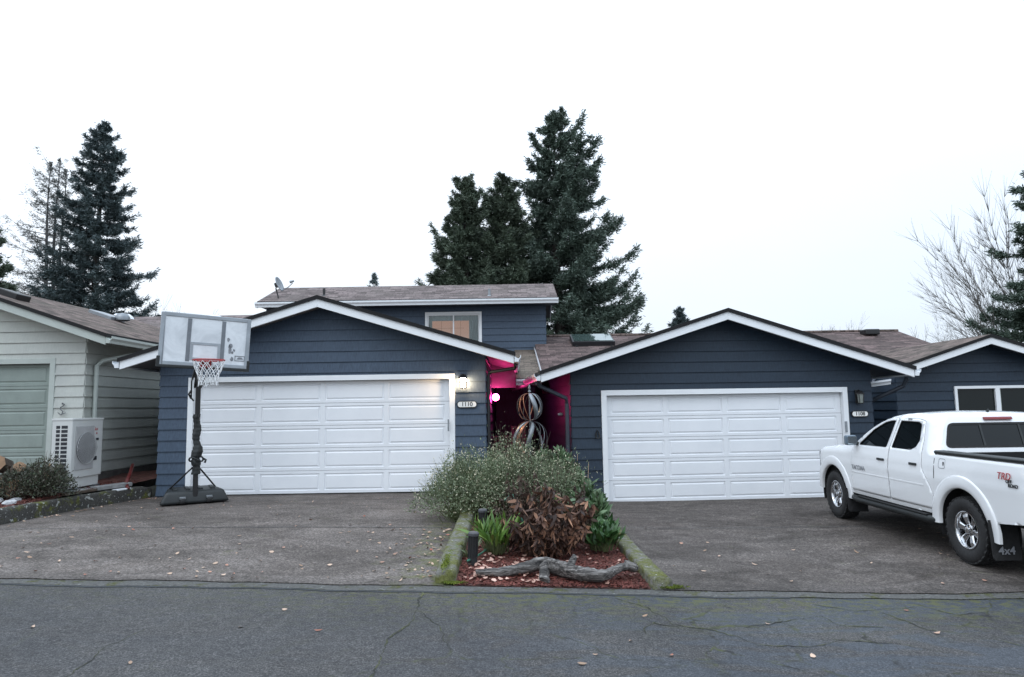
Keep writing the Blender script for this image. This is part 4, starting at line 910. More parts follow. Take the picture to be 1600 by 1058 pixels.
mb = MB(); mb.obox((-7.17, 12.35, .42), (.10, .35, 0), (.09, -.02, 0), (0, 0, .035)); tag(mb.build('paver', 'concrete_block', bevel=.01), 'loose grey paver lying in the gap beside the heat pump', 'paver')
mb = MB(); mb.obox((-7.28, 11.75, .405), (.06, .45, .0), (.045, -.006, 0), (0, 0, .02)); tag(mb.build('wooden_board', 'log_bark', bevel=.006), 'weathered brown board lying along the kerb by the heat pump', 'board')
mb = MB(); mb.obox((-7.02, 12.4, .36), (.03, .16, 0), (.06, -.01, 0), (0, 0, .012)); tag(mb.build('wooden_offcut', 'white_paint', bevel=.003), 'short white painted offcut at the end of the raised bed', 'offcut')
mb = MB(); mb.tube([(-7.36, 13.35, .72), (-7.22, 13.0, .56), (-7.08, 12.62, .41)], [.032, .034, .034], 8); mb.tube([(-7.06, 12.64, .44), (-6.98, 12.5, .38), (-6.92, 12.46, .37)], [.03, .028, .02], 8)
tag(mb.build('drain_pipe', 'red_paint', smooth=True), 'short red pipe leaning in the dark gap between the houses', 'pipe')
# firewood, stones, split wood in the corner bed
def log(c, d, r, l, rs, label):
    R_ = random.Random(rs); d = Vector(d).normalized(); u = d.orthogonal().normalized(); v = d.cross(u); c = Vector(c); n = 20
    rad = [r*(1+R_.uniform(-.07, .07)) for _ in range(n)]; mb = MB(); vs = []
    for i in range(5):
        for j in range(n): a = 2*PI*j/n; vs.append(c+d*(l*(i/4-.5))+(u*math.cos(a)+v*math.sin(a))*rad[j]*(1+R_.uniform(-.03, .03)))
    mb.add(vs, [(i*n+j, i*n+(j+1) % n, (i+1)*n+(j+1) % n, (i+1)*n+j) for i in range(4) for j in range(n)])
    o = mb.build('firewood_log', 'log_bark'); o.location = (0, 0, 0); tag(o, label, 'log', 'firewood logs in the corner bed')
    for k, sgn in ((0, -1), (4, 1)):
        mb = MB(); q = [Vector(p)+d*.002*sgn for p in vs[k*n:(k+1)*n]]; mb.quad(*q); ch = mb.build('cut_end', 'log_end'); ch.parent = o
log((-8.33, 11.15, .57), (.25, -1, .1), .19, .42, 1, 'largest pale ended log at the front of the firewood heap')
log((-8.02, 11.2, .53), (.55, -1, .1), .145, .40, 2, 'brown ended log at the right of the firewood heap, leaning on the large one')
log((-8.38, 11.3, .90), (.3, -1, .25), .12, .36, 3, 'dark reddish log lying on top of the firewood heap')
log((-8.10, 11.25, .80), (.8, -.6, .5), .09, .34, 4, 'thin black log tilted up at the top right of the firewood heap')
bm = bmesh.new(); bmesh.ops.create_cone(bm, segments=5, radius1=.15, radius2=.02, depth=.36, cap_ends=True)
for v in bm.verts: v.co += Vector((random.uniform(-.03, .03), random.uniform(-.03, .03), random.uniform(-.03, .03)))
me = bpy.data.meshes.new('split_wood'); bm.to_mesh(me); bm.free(); me.materials.append(M['split_wood']); o = bpy.data.objects.new('split_wood', me); COL.objects.link(o); o.location = (-7.98, 11.9, .68); tag(o, 'pale pointed chunk of split wood standing behind the low bush', 'wood chunk')
for k, (x, y, s, lb) in enumerate(((-7.92, 10.35, .14, 'largest pale stone in the corner bed, nearest the kerb corner'), (-7.66, 10.55, .11, 'flat pale stone right of the largest stone in the corner bed'), (-8.02, 10.75, .12, 'pale stone behind the largest one, under the bush'), (-7.80, 10.85, .09, 'small pale stone half under the edge of the bush'), (-8.05, 10.2, .08, 'small grey stone at the left end of the stones in the corner bed'), (-7.72, 10.2, .08, 'reddish flat stone just inside the lichen spotted kerb'))):
    bm = bmesh.new(); bmesh.ops.create_icosphere(bm, subdivisions=2, radius=1); R_ = random.Random(k+20)
    for v in bm.verts: v.co *= 1+R_.uniform(-.16, .16)
    for v in bm.verts: v.co = Vector((v.co.x*s, v.co.y*s*.7, v.co.z*s*.42))
    me = bpy.data.meshes.new('stone'); bm.to_mesh(me); bm.free(); me.materials.append(M['stone']); o = bpy.data.objects.new('stone', me); COL.objects.link(o); o.location = (x, y, bed0(x, y)+s*.25); o.rotation_euler = (0, 0, k*1.3); tag(o, lb, 'stone', 'stones in the corner bed')

# ------------------------------------------------------------------ kinetic wind spinner
ws = empty('wind_spinner', (.28, 11.6, .1), 'tall metal garden wind spinner with two twisted openwork globes above the shrubs', 'wind spinner')
mb = MB(); mb.tube([(.28, 11.6, .05), (.28, 11.6, 1.98)], .012, 8); mb.lathe([(.001, 2.09), (.012, 2.07), (.022, 2.03), (.012, 1.99), (.03, 1.965), (.012, 1.95)], (.28, 11.6, 0), n=12); mb.lathe([(.012, 1.34), (.03, 1.32), (.03, 1.28), (.012, 1.26)], (.28, 11.6, 0), n=12); E(mb, ws, 'pole', 'steel', smooth=True, auto=.7)
def ribbon(c, R, H, a0, tw, w, n=26):
    V = []; F = []
    for i in range(n+1):
        t = i/n; ph = PI*t; r = R*math.sin(ph)**.75 if 0 < t < 1 else 0.012; a = a0+tw*(t-.5); z = c[2]+H*math.cos(ph)
        ww = w*(.35+.65*math.sin(ph)); d = Vector((-math.sin(a), math.cos(a), 0)); p = Vector((c[0]+r*math.cos(a), c[1]+r*math.sin(a), z))
        V += [p-d*ww/2, p+d*ww/2]
    for i in range(n): F.append((2*i, 2*i+1, 2*i+3, 2*i+2))
    return V, F
def globe(c, R, H, tw, blades):
    for az, w, mt in blades:
        V, F = ribbon(c, R, H, math.radians(az-90), tw, w); o = np_mesh('blade', V, F, mt, ws, smooth=True); md = o.modifiers.new('s', 'SOLIDIFY'); md.thickness = .004
globe((.28, 11.6, 1.71), .215, .225, .9, [(24, .085, 'galvanised'), (58, .045, 'steel'), (80, .016, 'steel'), (-25, .012, 'copper'), (-48, .012, 'copper'), (-70, .012, 'black_metal'), (-95, .014, 'black_metal'), (120, .05, 'steel'), (165, .014, 'copper'), (205, .012, 'black_metal'), (235, .012, 'copper')])
globe((.28, 11.6, 1.17), .29, .29, -1.0, [(-66, .085, 'galvanised'), (-46, .05, 'copper'), (-5, .075, 'steel'), (30, .014, 'black_metal'), (50, .014, 'steel'), (72, .016, 'black_metal'), (95, .016, 'black_metal'), (140, .04, 'steel'), (185, .014, 'black_metal'), (225, .04, 'copper')])
# ------------------------------------------------------------------ driftwood, light posts, chairs
def wander(path, sub, amp, rs):
    R_ = random.Random(rs); P = [Vector(p) for p in path]; out = []
    for i in range(len(P)-1):
        p0, p1, p2, p3 = P[max(i-1, 0)], P[i], P[i+1], P[min(i+2, len(P)-1)]
        for k in range(sub):
            t = k/sub; q = .5*((2*p1)+(p2-p0)*t+(2*p0-5*p1+4*p2-p3)*t*t+(3*p1-p0-3*p2+p3)*t**3); out.append(q+Vector([R_.uniform(-amp, amp) for _ in range(3)]))
    return out+[P[-1]]
def rough_tube(name, path, radii, mat, parent, rs, n=14, amp=.12):
    R_ = random.Random(rs); k = len(path); mb = MB(); rr = [np.interp(i/(k-1), np.linspace(0, 1, len(radii)), radii) for i in range(k)]
    mb.tube(path, rr, n); ph = [R_.uniform(0, 6) for _ in range(3)]
    for i in range(k):
        for j in range(n):
            v = Vector(mb.v[i*n+j]); c = path[i]; f = 1+amp*math.sin(2*2*PI*j/n+ph[0]+i*.12)+amp*.9*math.sin(5*2*PI*j/n+ph[1]-i*.2)+amp*.8*max(0, math.sin(3*2*PI*j/n+ph[2]+i*.33))+R_.uniform(-.07, .07); mb.v[i*n+j] = tuple(c+(v-c)*f)
    return mb.build(name, mat, parent, smooth=True)
z0 = .02
dw = empty('driftwood_log', (.3, 7.0, z0), 'long twisted grey driftwood branch lying across the front of the planting bed', 'driftwood')
rough_tube('branch', wander([(-.40, 7.02, z0+.05), (-.15, 7.03, z0+.05), (.1, 7.08, z0+.07), (.28, 7.10, z0+.10), (.48, 7.0, z0+.075), (.68, 6.9, z0+.04), (.85, 6.88, z0+.03), (.98, 6.98, z0+.055), (1.16, 7.08, z0+.085)], 7, .004, 2), [.026, .042, .050, .062, .066, .062, .056, .044, .034], 'driftwood', dw, 4)
rough_tube('stub', wander([(.30, 7.08, z0+.09), (.28, 6.98, z0+.03), (.28, 6.90, z0-.03)], 5, .006, 5), [.055, .05, .055], 'driftwood', dw, 6)
rough_tube('stub', wander([(.55, 7.0, z0+.10), (.58, 7.05, z0+.16), (.60, 7.08, z0+.19)], 4, .003, 5), [.04, .03, .015], 'driftwood', dw, 8)
rough_tube('knot', wander([(1.10, 7.06, z0+.09), (1.19, 7.07, z0+.06), (1.21, 7.08, z0+.02)], 4, .003, 5), [.04, .045, .02], 'driftwood', dw, 9)
pm('post_cap', (.05, .052, .058), .6, .2, 9)
def post(x, y, h, lean, label):
    t = empty('light_post', (x, y, G(x, y)+.05), label, 'light post', 'black light posts along the left kerb'); z = 0
    V = []; n = 18; mb = MB(); R_ = random.Random(int(x*100)); prof = [(.052, -.05), (.051, .05), (.045, .12), (.047, h*.6), (.052, h-.02)]
    mb.lathe([(.055, -.06), (.053, .08), (.046, .10), (.046, h)], (0, 0, 0), n=n); o = L(mb, 'post', 'black_rubber', t, smooth=True)
    mb = MB(); mb.lathe([(.001, h+.03), (.045, h+.028), (.058, h+.015), (.058, h-.01), (.046, h-.012)], n=20); L(mb, 'cap', 'post_cap', t, smooth=True, auto=.6)
    mb = MB()
    for k in range(12): a = 2*PI*k/12; mb.tube([(.049*math.cos(a), .049*math.sin(a), .1), (.050*math.cos(a), .050*math.sin(a), h-.02)], .0055, 5)
    L(mb, 'rib', 'black_rubber', t); t.rotation_euler = lean
post(-.46, 7.42, .33, (.04, .06, 0), 'nearer black ribbed light post by the left kerb, close to the driftwood'); post(-.41, 8.75, .35, (0, .02, 0), 'farther black ribbed light post by the left kerb, behind the bright green clump')
mb = MB(); mb.tube(wander([(-.12, 8.7, .55), (-.02, 8.6, .62), (.05, 8.4, .42), (.1, 8.35, .30), (.04, 8.3, .12), (-.3, 8.0, .1), (-.42, 7.6, .1), (-.5, 7.3, .12)], 8, .004, 3), .011, 6)
pm('hose_green', (.05, .19, .13), .45, .2, 8); tag(mb.build('garden_hose', 'hose_green', smooth=True), 'thin blue green garden hose looping between the shrubs and the light posts', 'hose')
def chair(x, y, rz, label):
    t = empty('metal_chair', (x, y, .06), label, 'chair', 'metal chairs on the porch', rz)
    mb = MB(); mb.tube([(.21*math.cos(a), .2*math.sin(a), .45) for a in np.linspace(0, 2*PI, 25)], .011, 6)
    for k in range(-4, 5): yy = k*.042; w = .21*math.sqrt(max(0, 1-(yy/.2)**2)); mb.tube([(-w, yy, .45), (w, yy, .45)], .005, 5)
    L(mb, 'seat', 'chair_metal', t)
    for sx, sy in ((-1, -1), (1, -1), (-1, 1), (1, 1)):
        mb = MB(); mb.tube([(.16*sx, .15*sy, .45), (.21*sx, .2*sy, 0)], .011, 6); L(mb, 'leg', 'chair_metal', t)
    mb = MB(); mb.tube([(-.18, .15, .45), (-.23, .22, .92), (.23, .22, .92), (.18, .15, .45)], .013, 6)
    for k in range(-3, 4): mb.tube([(.05*k, .16, .52), (.058*k, .22, .92)], .007, 5)
    mb.tube([(-.2, .17, .54), (.2, .17, .54)], .008, 5); mb.tube([(-.12, .2, .72), (0, .205, .80), (.12, .2, .72), (0, .195, .62), (-.12, .2, .72)], .007, 5); L(mb, 'backrest', 'chair_metal', t)
pm('chair_metal', (.22, .19, .19), .45, .1, 10)
chair(-.22, 17.3, .25, 'left of the two metal chairs on the dark pink lit porch'); chair(.83, 17.6, -.5, 'right of the two metal chairs on the dark porch, behind the wind spinner')
t = empty('plant_stand', (.13, 18.4, .06), 'narrow slatted stand against the porch wall between the two chairs', 'plant stand')
for sx in (-1, 1):
    mb = MB(); mb.box((.13+.17*sx-.02, 18.2, .06), (.13+.17*sx+.02, 18.24, 1.22)); E(mb, t, 'leg', 'chair_metal')
mb = MB()
for z in (.35, .75, 1.18): mb.box((-.02, 18.2, z), (.28, 18.5, z+.025))
E(mb, t, 'shelf', 'chair_metal'); mb = MB()
for k in range(5): mb.box((-.01+.06*k, 18.205, .78), (.02+.06*k, 18.215, 1.18))
E(mb, t, 'slat_back', 'chair_metal')

# ------------------------------------------------------------------ white pickup truck (local: x right, y forward, z up, origin under front axle)
pm('mirror_grey', (.11, .15, .19), .35, .1, 5)
TX = 6.03; TZ = -.127
tk = empty('pickup_truck', (TX, 11.12, TZ), 'white crew cab pickup truck with chrome wheels parked before the right garage door', 'pickup truck', rz=math.radians(-1.2))
RA = -3.246; AR = .458; AZ = .385
top_pts = [(.80, .93), (.78, 1.00), (.70, 1.055), (.45, 1.105), (.0, 1.145), (-.45, 1.175), (-.60, 1.205), (-.80, 1.38), (-1.02, 1.555), (-1.22, 1.655), (-1.40, 1.705), (-1.60, 1.735), (-1.85, 1.75), (-2.15, 1.745), (-2.36, 1.725), (-2.44, 1.69), (-2.49, 1.62), (-2.60, 1.235), (-2.64, 1.215), (-3.6, 1.215), (-4.36, 1.205)]
def arch(cy, r, n=18, zb=.5):
    a0 = math.asin((zb-AZ)/r); return [(cy+r*math.cos(a), AZ+r*math.sin(a)) for a in np.linspace(a0, PI-a0, n)]
skin = list(top_pts)+[(-4.40, 1.10), (-4.40, .70), (-4.36, .60)]+arch(RA, AR, 20, .52)[::-1]+[(RA+AR+.03, .47), (-1.7, .465), (-.52, .47)]+arch(0, AR, 20, .5)[::-1]+[(.55, .46), (.74, .46), (.80, .55)]
tz_y = np.array([p[0] for p in top_pts])[::-1]; tz_z = np.array([p[1] for p in top_pts])[::-1]
def ztop(y): return float(np.interp(y, tz_y, tz_z))
def half(y, z):
    w = float(np.interp(z, [.42, .50, .62, .80, .93, .955, 1.06, 1.19, 1.70, 1.78], [.868, .890, .898, .905, .912, .905, .900, .872, .700, .672]))
    d = max(0, ztop(y)-z)
    cab = -2.55 < y < -.62
    r = .10 if y > -.62 else (.085 if cab else .035)
    if cab and z < 1.2: r = 0
    if r and d < r: w -= r-math.sqrt(max(0, r*r-(r-d)**2))
    if z > 1.2 and y < -2.30:            # rounded rear cab corner
        yb = np.interp(z, [1.22, 1.62, 1.72], [-2.60, -2.49, -2.40]); dd = max(0, y-yb)
        if dd < .13: w -= .9*(.13-math.sqrt(max(0, .13**2-(.13-dd)**2)))
    if y > .30: w -= .20*((y-.30)/.5)**2.2
    if y < -4.2: w -= .04*((-4.2-y)/.2)**2
    return w
def inpoly(p, q):
    c = False; j = len(q)-1
    for i in range(len(q)):
        if (q[i][1] > p[1]) != (q[j][1] > p[1]) and p[0] < (q[j][0]-q[i][0])*(p[1]-q[i][1])/(q[j][1]-q[i][1])+q[i][0]: c = not c
        j = i
    return c
def densify(q, d=.05):
    out = []
    for a, b in zip(q, q[1:]+q[:1]):
        n = max(1, int(math.hypot(b[0]-a[0], b[1]-a[1])/d))
        for k in range(n): out.append((a[0]+(b[0]-a[0])*k/n, a[1]+(b[1]-a[1])*k/n))
    return out
def rounded(q, r=.03, n=4):
    out = []; m = len(q)
    for i in range(m):
        p, a, b = Vector(q[i]), Vector(q[i-1]), Vector(q[(i+1) % m]); k = min(r, (a-p).length*.45, (b-p).length*.45)
        s, e_ = p+(a-p).normalized()*k, p+(b-p).normalized()*k
        for t in range(n+1): t /= n; out.append(tuple(s*(1-t)**2+p*2*t*(1-t)+e_*t*t))
    return out
def inset(q, d):
    area = sum(a[0]*b[1]-b[0]*a[1] for a, b in zip(q, q[1:]+q[:1])); sg = 1 if area > 0 else -1; out = []; m = len(q)
    for i in range(m):
        a, p, b = Vector(q[i-1]), Vector(q[i]), Vector(q[(i+1) % m]); u, v = (p-a), (b-p)
        if u.length < 1e-7 or v.length < 1e-7: out.append(q[i]); continue
        u.normalize(); v.normalize(); n1, n2 = Vector((-u.y, u.x)), Vector((-v.y, v.x)); k = n1+n2
        k = k/max(.4, k.length_squared/2) if k.length > 1e-6 else n1
        out.append(tuple(p+k*d*sg))
    return out
def panel(outline, holes=(), step=.055, off=0.0, sides=(-1, 1), wf=None, thick=0):
    loops = [densify(outline)]+[densify(list(h_)) for h_ in holes]; P = []; Ed = []
    for lp in loops: s = len(P); P += lp; Ed += [(s+i, s+(i+1) % len(lp)) for i in range(len(lp))]
    x0, x1 = min(p[0] for p in outline), max(p[0] for p in outline); y0, y1 = min(p[1] for p in outline), max(p[1] for p in outline)
    for a in np.arange(x0+step/2, x1, step):
        for b in np.arange(y0+step/2, y1, step*.7):
            if inpoly((a, b), outline) and not any(inpoly((a, b), h_) for h_ in holes): P.append((a, b))
    vs, es, fs, *_ = delaunay_2d_cdt([Vector(p) for p in P], Ed, [], 0, 1e-5)
    F = [f for f in fs if (lambda c: inpoly(c, outline) and not any(inpoly(c, h_) for h_ in holes))((sum(vs[i].x for i in f)/3, sum(vs[i].y for i in f)/3))]
    f_ = wf or half; V = []; FF = []
    for sd in sides:
        s = len(V); V += [(sd*(f_(v.x, v.y)+off), v.x, v.y) for v in vs]; FF += [tuple(i+s for i in (f if sd > 0 else f[::-1])) for f in F]
        if thick:
            for lp_i, lp in enumerate(loops):
                pass
    return V, FF
def pmesh(name, mat, outline, holes=(), off=0.0, parent=None, sides=(-1, 1), smooth=True, thick=0, step=.055):
    V, F = panel(outline, holes, off=off, sides=sides, step=step); o = np_mesh(name, V, F, mat, None, smooth=smooth); o.parent = parent or tk
    if thick: md = o.modifiers.new('s', 'SOLIDIFY'); md.thickness = thick; md.offset = 0
    return o
fwin = rounded([(-.80, 1.225), (-1.06, 1.47), (-1.30, 1.600), (-1.44, 1.628), (-1.535, 1.630), (-1.50, 1.20), (-.80, 1.195)], .03)
rwin = rounded([(-1.62, 1.205), (-1.655, 1.630), (-2.10, 1.622), (-2.19, 1.59), (-2.26, 1.35), (-2.21, 1.245), (-2.10, 1.20)], .025)
fdoor = rounded([(-.555, .52), (-.60, 1.10), (-.66, 1.21), (-.90, 1.425), (-1.14, 1.575), (-1.34, 1.650), (-1.46, 1.668), (-1.592, 1.674), (-1.565, 1.18), (-1.565, .52)], .035)
rdoor = rounded([(-1.572, .52), (-1.572, 1.18), (-1.600, 1.674), (-2.10, 1.668), (-2.25, 1.64), (-2.345, 1.35), (-2.37, 1.20), (-2.40, .98), (-2.48, .90), (-2.60, .72), (-2.62, .52)], .035)
# body shell with door openings
body = pmesh('body', 'car_white', skin, [fdoor, rdoor])
for nm, dr_, wn in (('door', fdoor, fwin), ('door', rdoor, rwin)):
    for sd in (-1, 1):
        d_ = pmesh(nm, 'car_white', inset(dr_, .0065), [wn], off=.002, sides=(sd,), thick=.012)
        pmesh('window', 'car_glass', inset(wn, -.003), off=-.009, parent=d_, sides=(sd,))
        V, F = panel(inset(wn, -.010), [inset(wn, .010)], off=.006, sides=(sd,)); o = np_mesh('window_seal', V, F, 'black_rubber', None); o.parent = d_; md = o.modifiers.new('s', 'SOLIDIFY'); md.thickness = .006
        ys = (-1.33, -1.47) if wn is fwin else (-2.13, -2.28)
        yc, zc = (ys[0]+ys[1])/2, 1.035
        mb = MB(); w = half(yc, zc)*sd; mb.obox((w+.016*sd, yc, zc), (.010, 0, 0), (0, .082, 0), (0, 0, .016)); mb.obox((w+.004*sd, yc+.07, zc), (.012, 0, 0), (0, .012, 0), (0, 0, .014)); mb.obox((w+.004*sd, yc-.07, zc), (.012, 0, 0), (0, .012, 0), (0, 0, .014)); mb.build('handle', 'black_plastic', d_, local=True, bevel=.006)
        mb = MB(); a, b = (-.60, -1.55) if wn is fwin else (-1.58, -2.42); mb.prism([(sd*(half(a, z)+o_), a, z) for o_, z in ((.0, .772), (.011, .782), (.011, .80), (.0, .818))], (0, b-a, 0)); mb.build('trim_strip', 'car_white', d_, local=True, bevel=.003)
# top surface between the two skins: hood, windscreen, roof, cab back
def strip(name, mat, pts, crown, parent=None, nx=14, wfn=None, smooth=True):
    V = []; F = []
    for (y, z) in pts:
        w = (wfn or (lambda y, z: half(y, z-1e-4)))(y, z)
        for i in range(nx+1): t = -1+2*i/nx; V.append((w*t, y+.0, z+crown(y)*(1-t*t)))
    for j in range(len(pts)-1):
        for i in range(nx): a = j*(nx+1)+i; F.append((a, a+1, a+nx+2, a+nx+1))
    o = np_mesh(name, V, F, mat, None, smooth=smooth); o.parent = parent or tk; return o
def dens(q, d=.04):
    out = []
    for a, b in zip(q, q[1:]):
        n = max(1, int(math.hypot(b[0]-a[0], b[1]-a[1])/d)); out += [(a[0]+(b[0]-a[0])*k/n, a[1]+(b[1]-a[1])*k/n) for k in range(n)]
    return out+[q[-1]]
strip('hood', 'car_white', dens(top_pts[0:7]), lambda y: .035)
strip('windscreen', 'car_glass', dens(top_pts[6:10]), lambda y: .03)
strip('roof', 'car_white', dens(top_pts[9:17]), lambda y: .028)
# cab rear wall with window opening
def cabback(z): return float(np.interp(z, [1.0, 1.235, 1.62, 1.70], [-2.63, -2.60, -2.49, -2.455]))
def backsurf(outline, holes, off, mat, name, parent):
    V0, F = panel(outline, holes, sides=(1,), wf=lambda a, b: 0, step=.07)
    V = [(v[1], cabback(v[2])-off-.03*(1-min(1, abs(v[1])/.8)**2), v[2]) for v in V0]; o = np_mesh(name, V, F, mat, None, smooth=True); o.parent = parent; return o
rb = [(-.76, 1.12), (.76, 1.12), (.755, 1.25), (.64, 1.60), (.58, 1.70), (-.58, 1.70), (-.64, 1.60), (-.755, 1.25)]
rg = rounded([(-.69, 1.275), (.69, 1.275), (.60, 1.60), (-.60, 1.60)], .06)
cb = backsurf(rb, [rg], 0, 'car_white', 'cab_back', tk)
backsurf(inset(rg, -.01), [], -.006, 'car_glass', 'rear_window', cb)
backsurf(inset(rg, -.014), [inset(rg, .016)], .004, 'black_rubber', 'window_seal', cb)
for x in (-.235, .235): mb = MB(); mb.prism([(x-.012, cabback(1.285)-.030, 1.285), (x+.012, cabback(1.285)-.030, 1.285), (x+.012, cabback(1.59)-.030, 1.59), (x-.012, cabback(1.59)-.030, 1.59)], (0, .02, 0)); mb.build('slider_frame', 'black_plastic', cb, local=True)
mb = MB(); mb.obox((0, cabback(1.66)-.040, 1.672), (.17, 0, 0), (0, .022, 0), (0, .006, .022)); mb.build('brake_light', 'tail_red', cb, local=True, bevel=.010)
mb = MB(); mb.tube([(sd_*0+.02, -2.30, 1.76), (.02, -2.33, 1.80)] if False else [(.02, -2.30, 1.765), (.02, -2.32, 1.80)], [.02, .008], 8); mb.build('antenna_base', 'black_plastic', tk, local=True)
# bed: inner walls, floor, rail caps, tailgate, front
mb = MB(); wi = .76
for sd in (-1, 1):
    mb.box((sd*wi, -4.34, .80), (sd*(wi-.02), -2.66, 1.20))
mb.box((-wi, -4.34, .78), (wi, -2.66, .80)); mb.box((-wi, -2.68, .8), (wi, -2.66, 1.20)); mb.build('bed_liner', 'dark_liner', tk, local=True)
for sd in (-1, 1):
    mb = MB(); mb.prism([(sd*x, -2.645, z) for x, z in ((.878, 1.190), (.884, 1.222), (.868, 1.238), (.76, 1.238), (.745, 1.222), (.745, 1.19))], (0, -1.74, 0)); mb.build('bed_rail_cap', 'black_plastic', tk, local=True, bevel=.006)
mb = MB(); mb.box((-.80, -4.41, .66), (.80, -4.36, 1.21)); mb.build('tailgate', 'car_white', tk, local=True, bevel=.02)
mb = MB(); mb.box((-.86, -4.56, .46), (.86, -4.41, .62)); mb.build('rear_bumper', 'chrome', tk, local=True, bevel=.03)
for sd in (-1, 1):
    mb = MB(); mb.box((sd*.80, -4.415, .72), (sd*.872, -4.36, 1.14)); mb.build('tail_light', 'tail_red', tk, local=True, bevel=.012)
    mb = MB(); mb.box((sd*.50, .76, .80), (sd*.72, .81, .96)); mb.build('headlight', 'chrome', tk, local=True, bevel=.02)
mb = MB(); mb.box((-.72, .70, .45), (.72, .84, .70)); mb.build('front_bumper', 'car_white', tk, local=True, bevel=.06, seg=4)
mb = MB(); mb.box((-.48, .78, .72), (.48, .815, .96)); mb.build('front_grille', 'chrome', tk, local=True, bevel=.02)
# inner dark box hides the see-through shell
mb = MB(); mb.box((-.80, -2.5, .46), (.80, .72, 1.0)); mb.box((-.80, -2.52, 1.0), (.80, -.75, 1.12)); mb.box((-.70, -4.3, .5), (.70, -2.5, .78)); mb.build('underbody', 'dark_liner', tk, local=True)
for cy in (0, RA):
    for sd in (-1, 1):
        mb = MB(); vs = []
        for x in (sd*.58, sd*.875):
            for a in np.linspace(-.3, PI+.3, 20): vs.append((x, cy+(AR+.012)*math.cos(a), AZ+(AR+.012)*math.sin(a)))
        mb.add(vs, [(i, i+1, i+21, i+20) for i in range(19)]); mb.add([vs[i] for i in range(20)], [tuple(range(20))]); mb.build('wheel_well', 'dark_liner', tk, local=True)
        # flare
        prof = [(AR-.012, -.02), (AR-.010, .014), (AR+.002, .022), (AR+.040, .026), (AR+.112, .025), (AR+.130, .021), (AR+.135, .012), (AR+.136, -.012)]
        vs = []; aa = np.linspace(-.02 if cy else .08, PI+(.10 if cy else .02), 34)
        for a in aa:
            for r, o_ in prof:
                y, z = cy+r*math.cos(a)*1.0, AZ+r*math.sin(a); w = .902 if abs(y-cy) < 2 else 0
                vs.append((sd*(float(np.interp(z, [.42, .62, .93, 1.06], [.880, .893, .897, .88]))-(.20*max(0, (y-.42)/.5)**2.0 if cy == 0 else 0)+o_), y, z))
        m_ = len(prof); mb = MB(); mb.add(vs, [(i*m_+j, i*m_+j+1, (i+1)*m_+j+1, (i+1)*m_+j) for i in range(33) for j in range(m_-1)]); fl = mb.build('wheel_flare', 'car_white', tk, local=True, smooth=True)
# rubber line behind the rear flare and shut line between bed and cab
mb = MB()
for sd in (-1, 1):
    mb.prism([(sd*(half(-2.655, z)+.003), -2.650, z) for z in (.9, 1.0, 1.1, 1.2)]+[(sd*(half(-2.655, z)-.01), -2.650, z) for z in (1.2, .9)], (0, -.010, 0))
mb.build('shut_line', 'black_rubber', tk, local=True)
fuel = rounded([(-2.98, 1.03), (-2.85, 1.03), (-2.85, 1.14), (-2.98, 1.14)], .03)
V, F = panel(inset(fuel, -.003), [inset(fuel, .003)], off=.0015, sides=(-1,)); o = np_mesh('fuel_door_line', V, F, 'board_line', None); o.parent = tk
mb = MB(); mb.obox((-half(-2.95, 1.085)-.004, -2.95, 1.085), (.004, 0, 0), (0, .006, 0), (0, 0, .022)); mb.build('fuel_latch', 'black_plastic', tk, local=True)
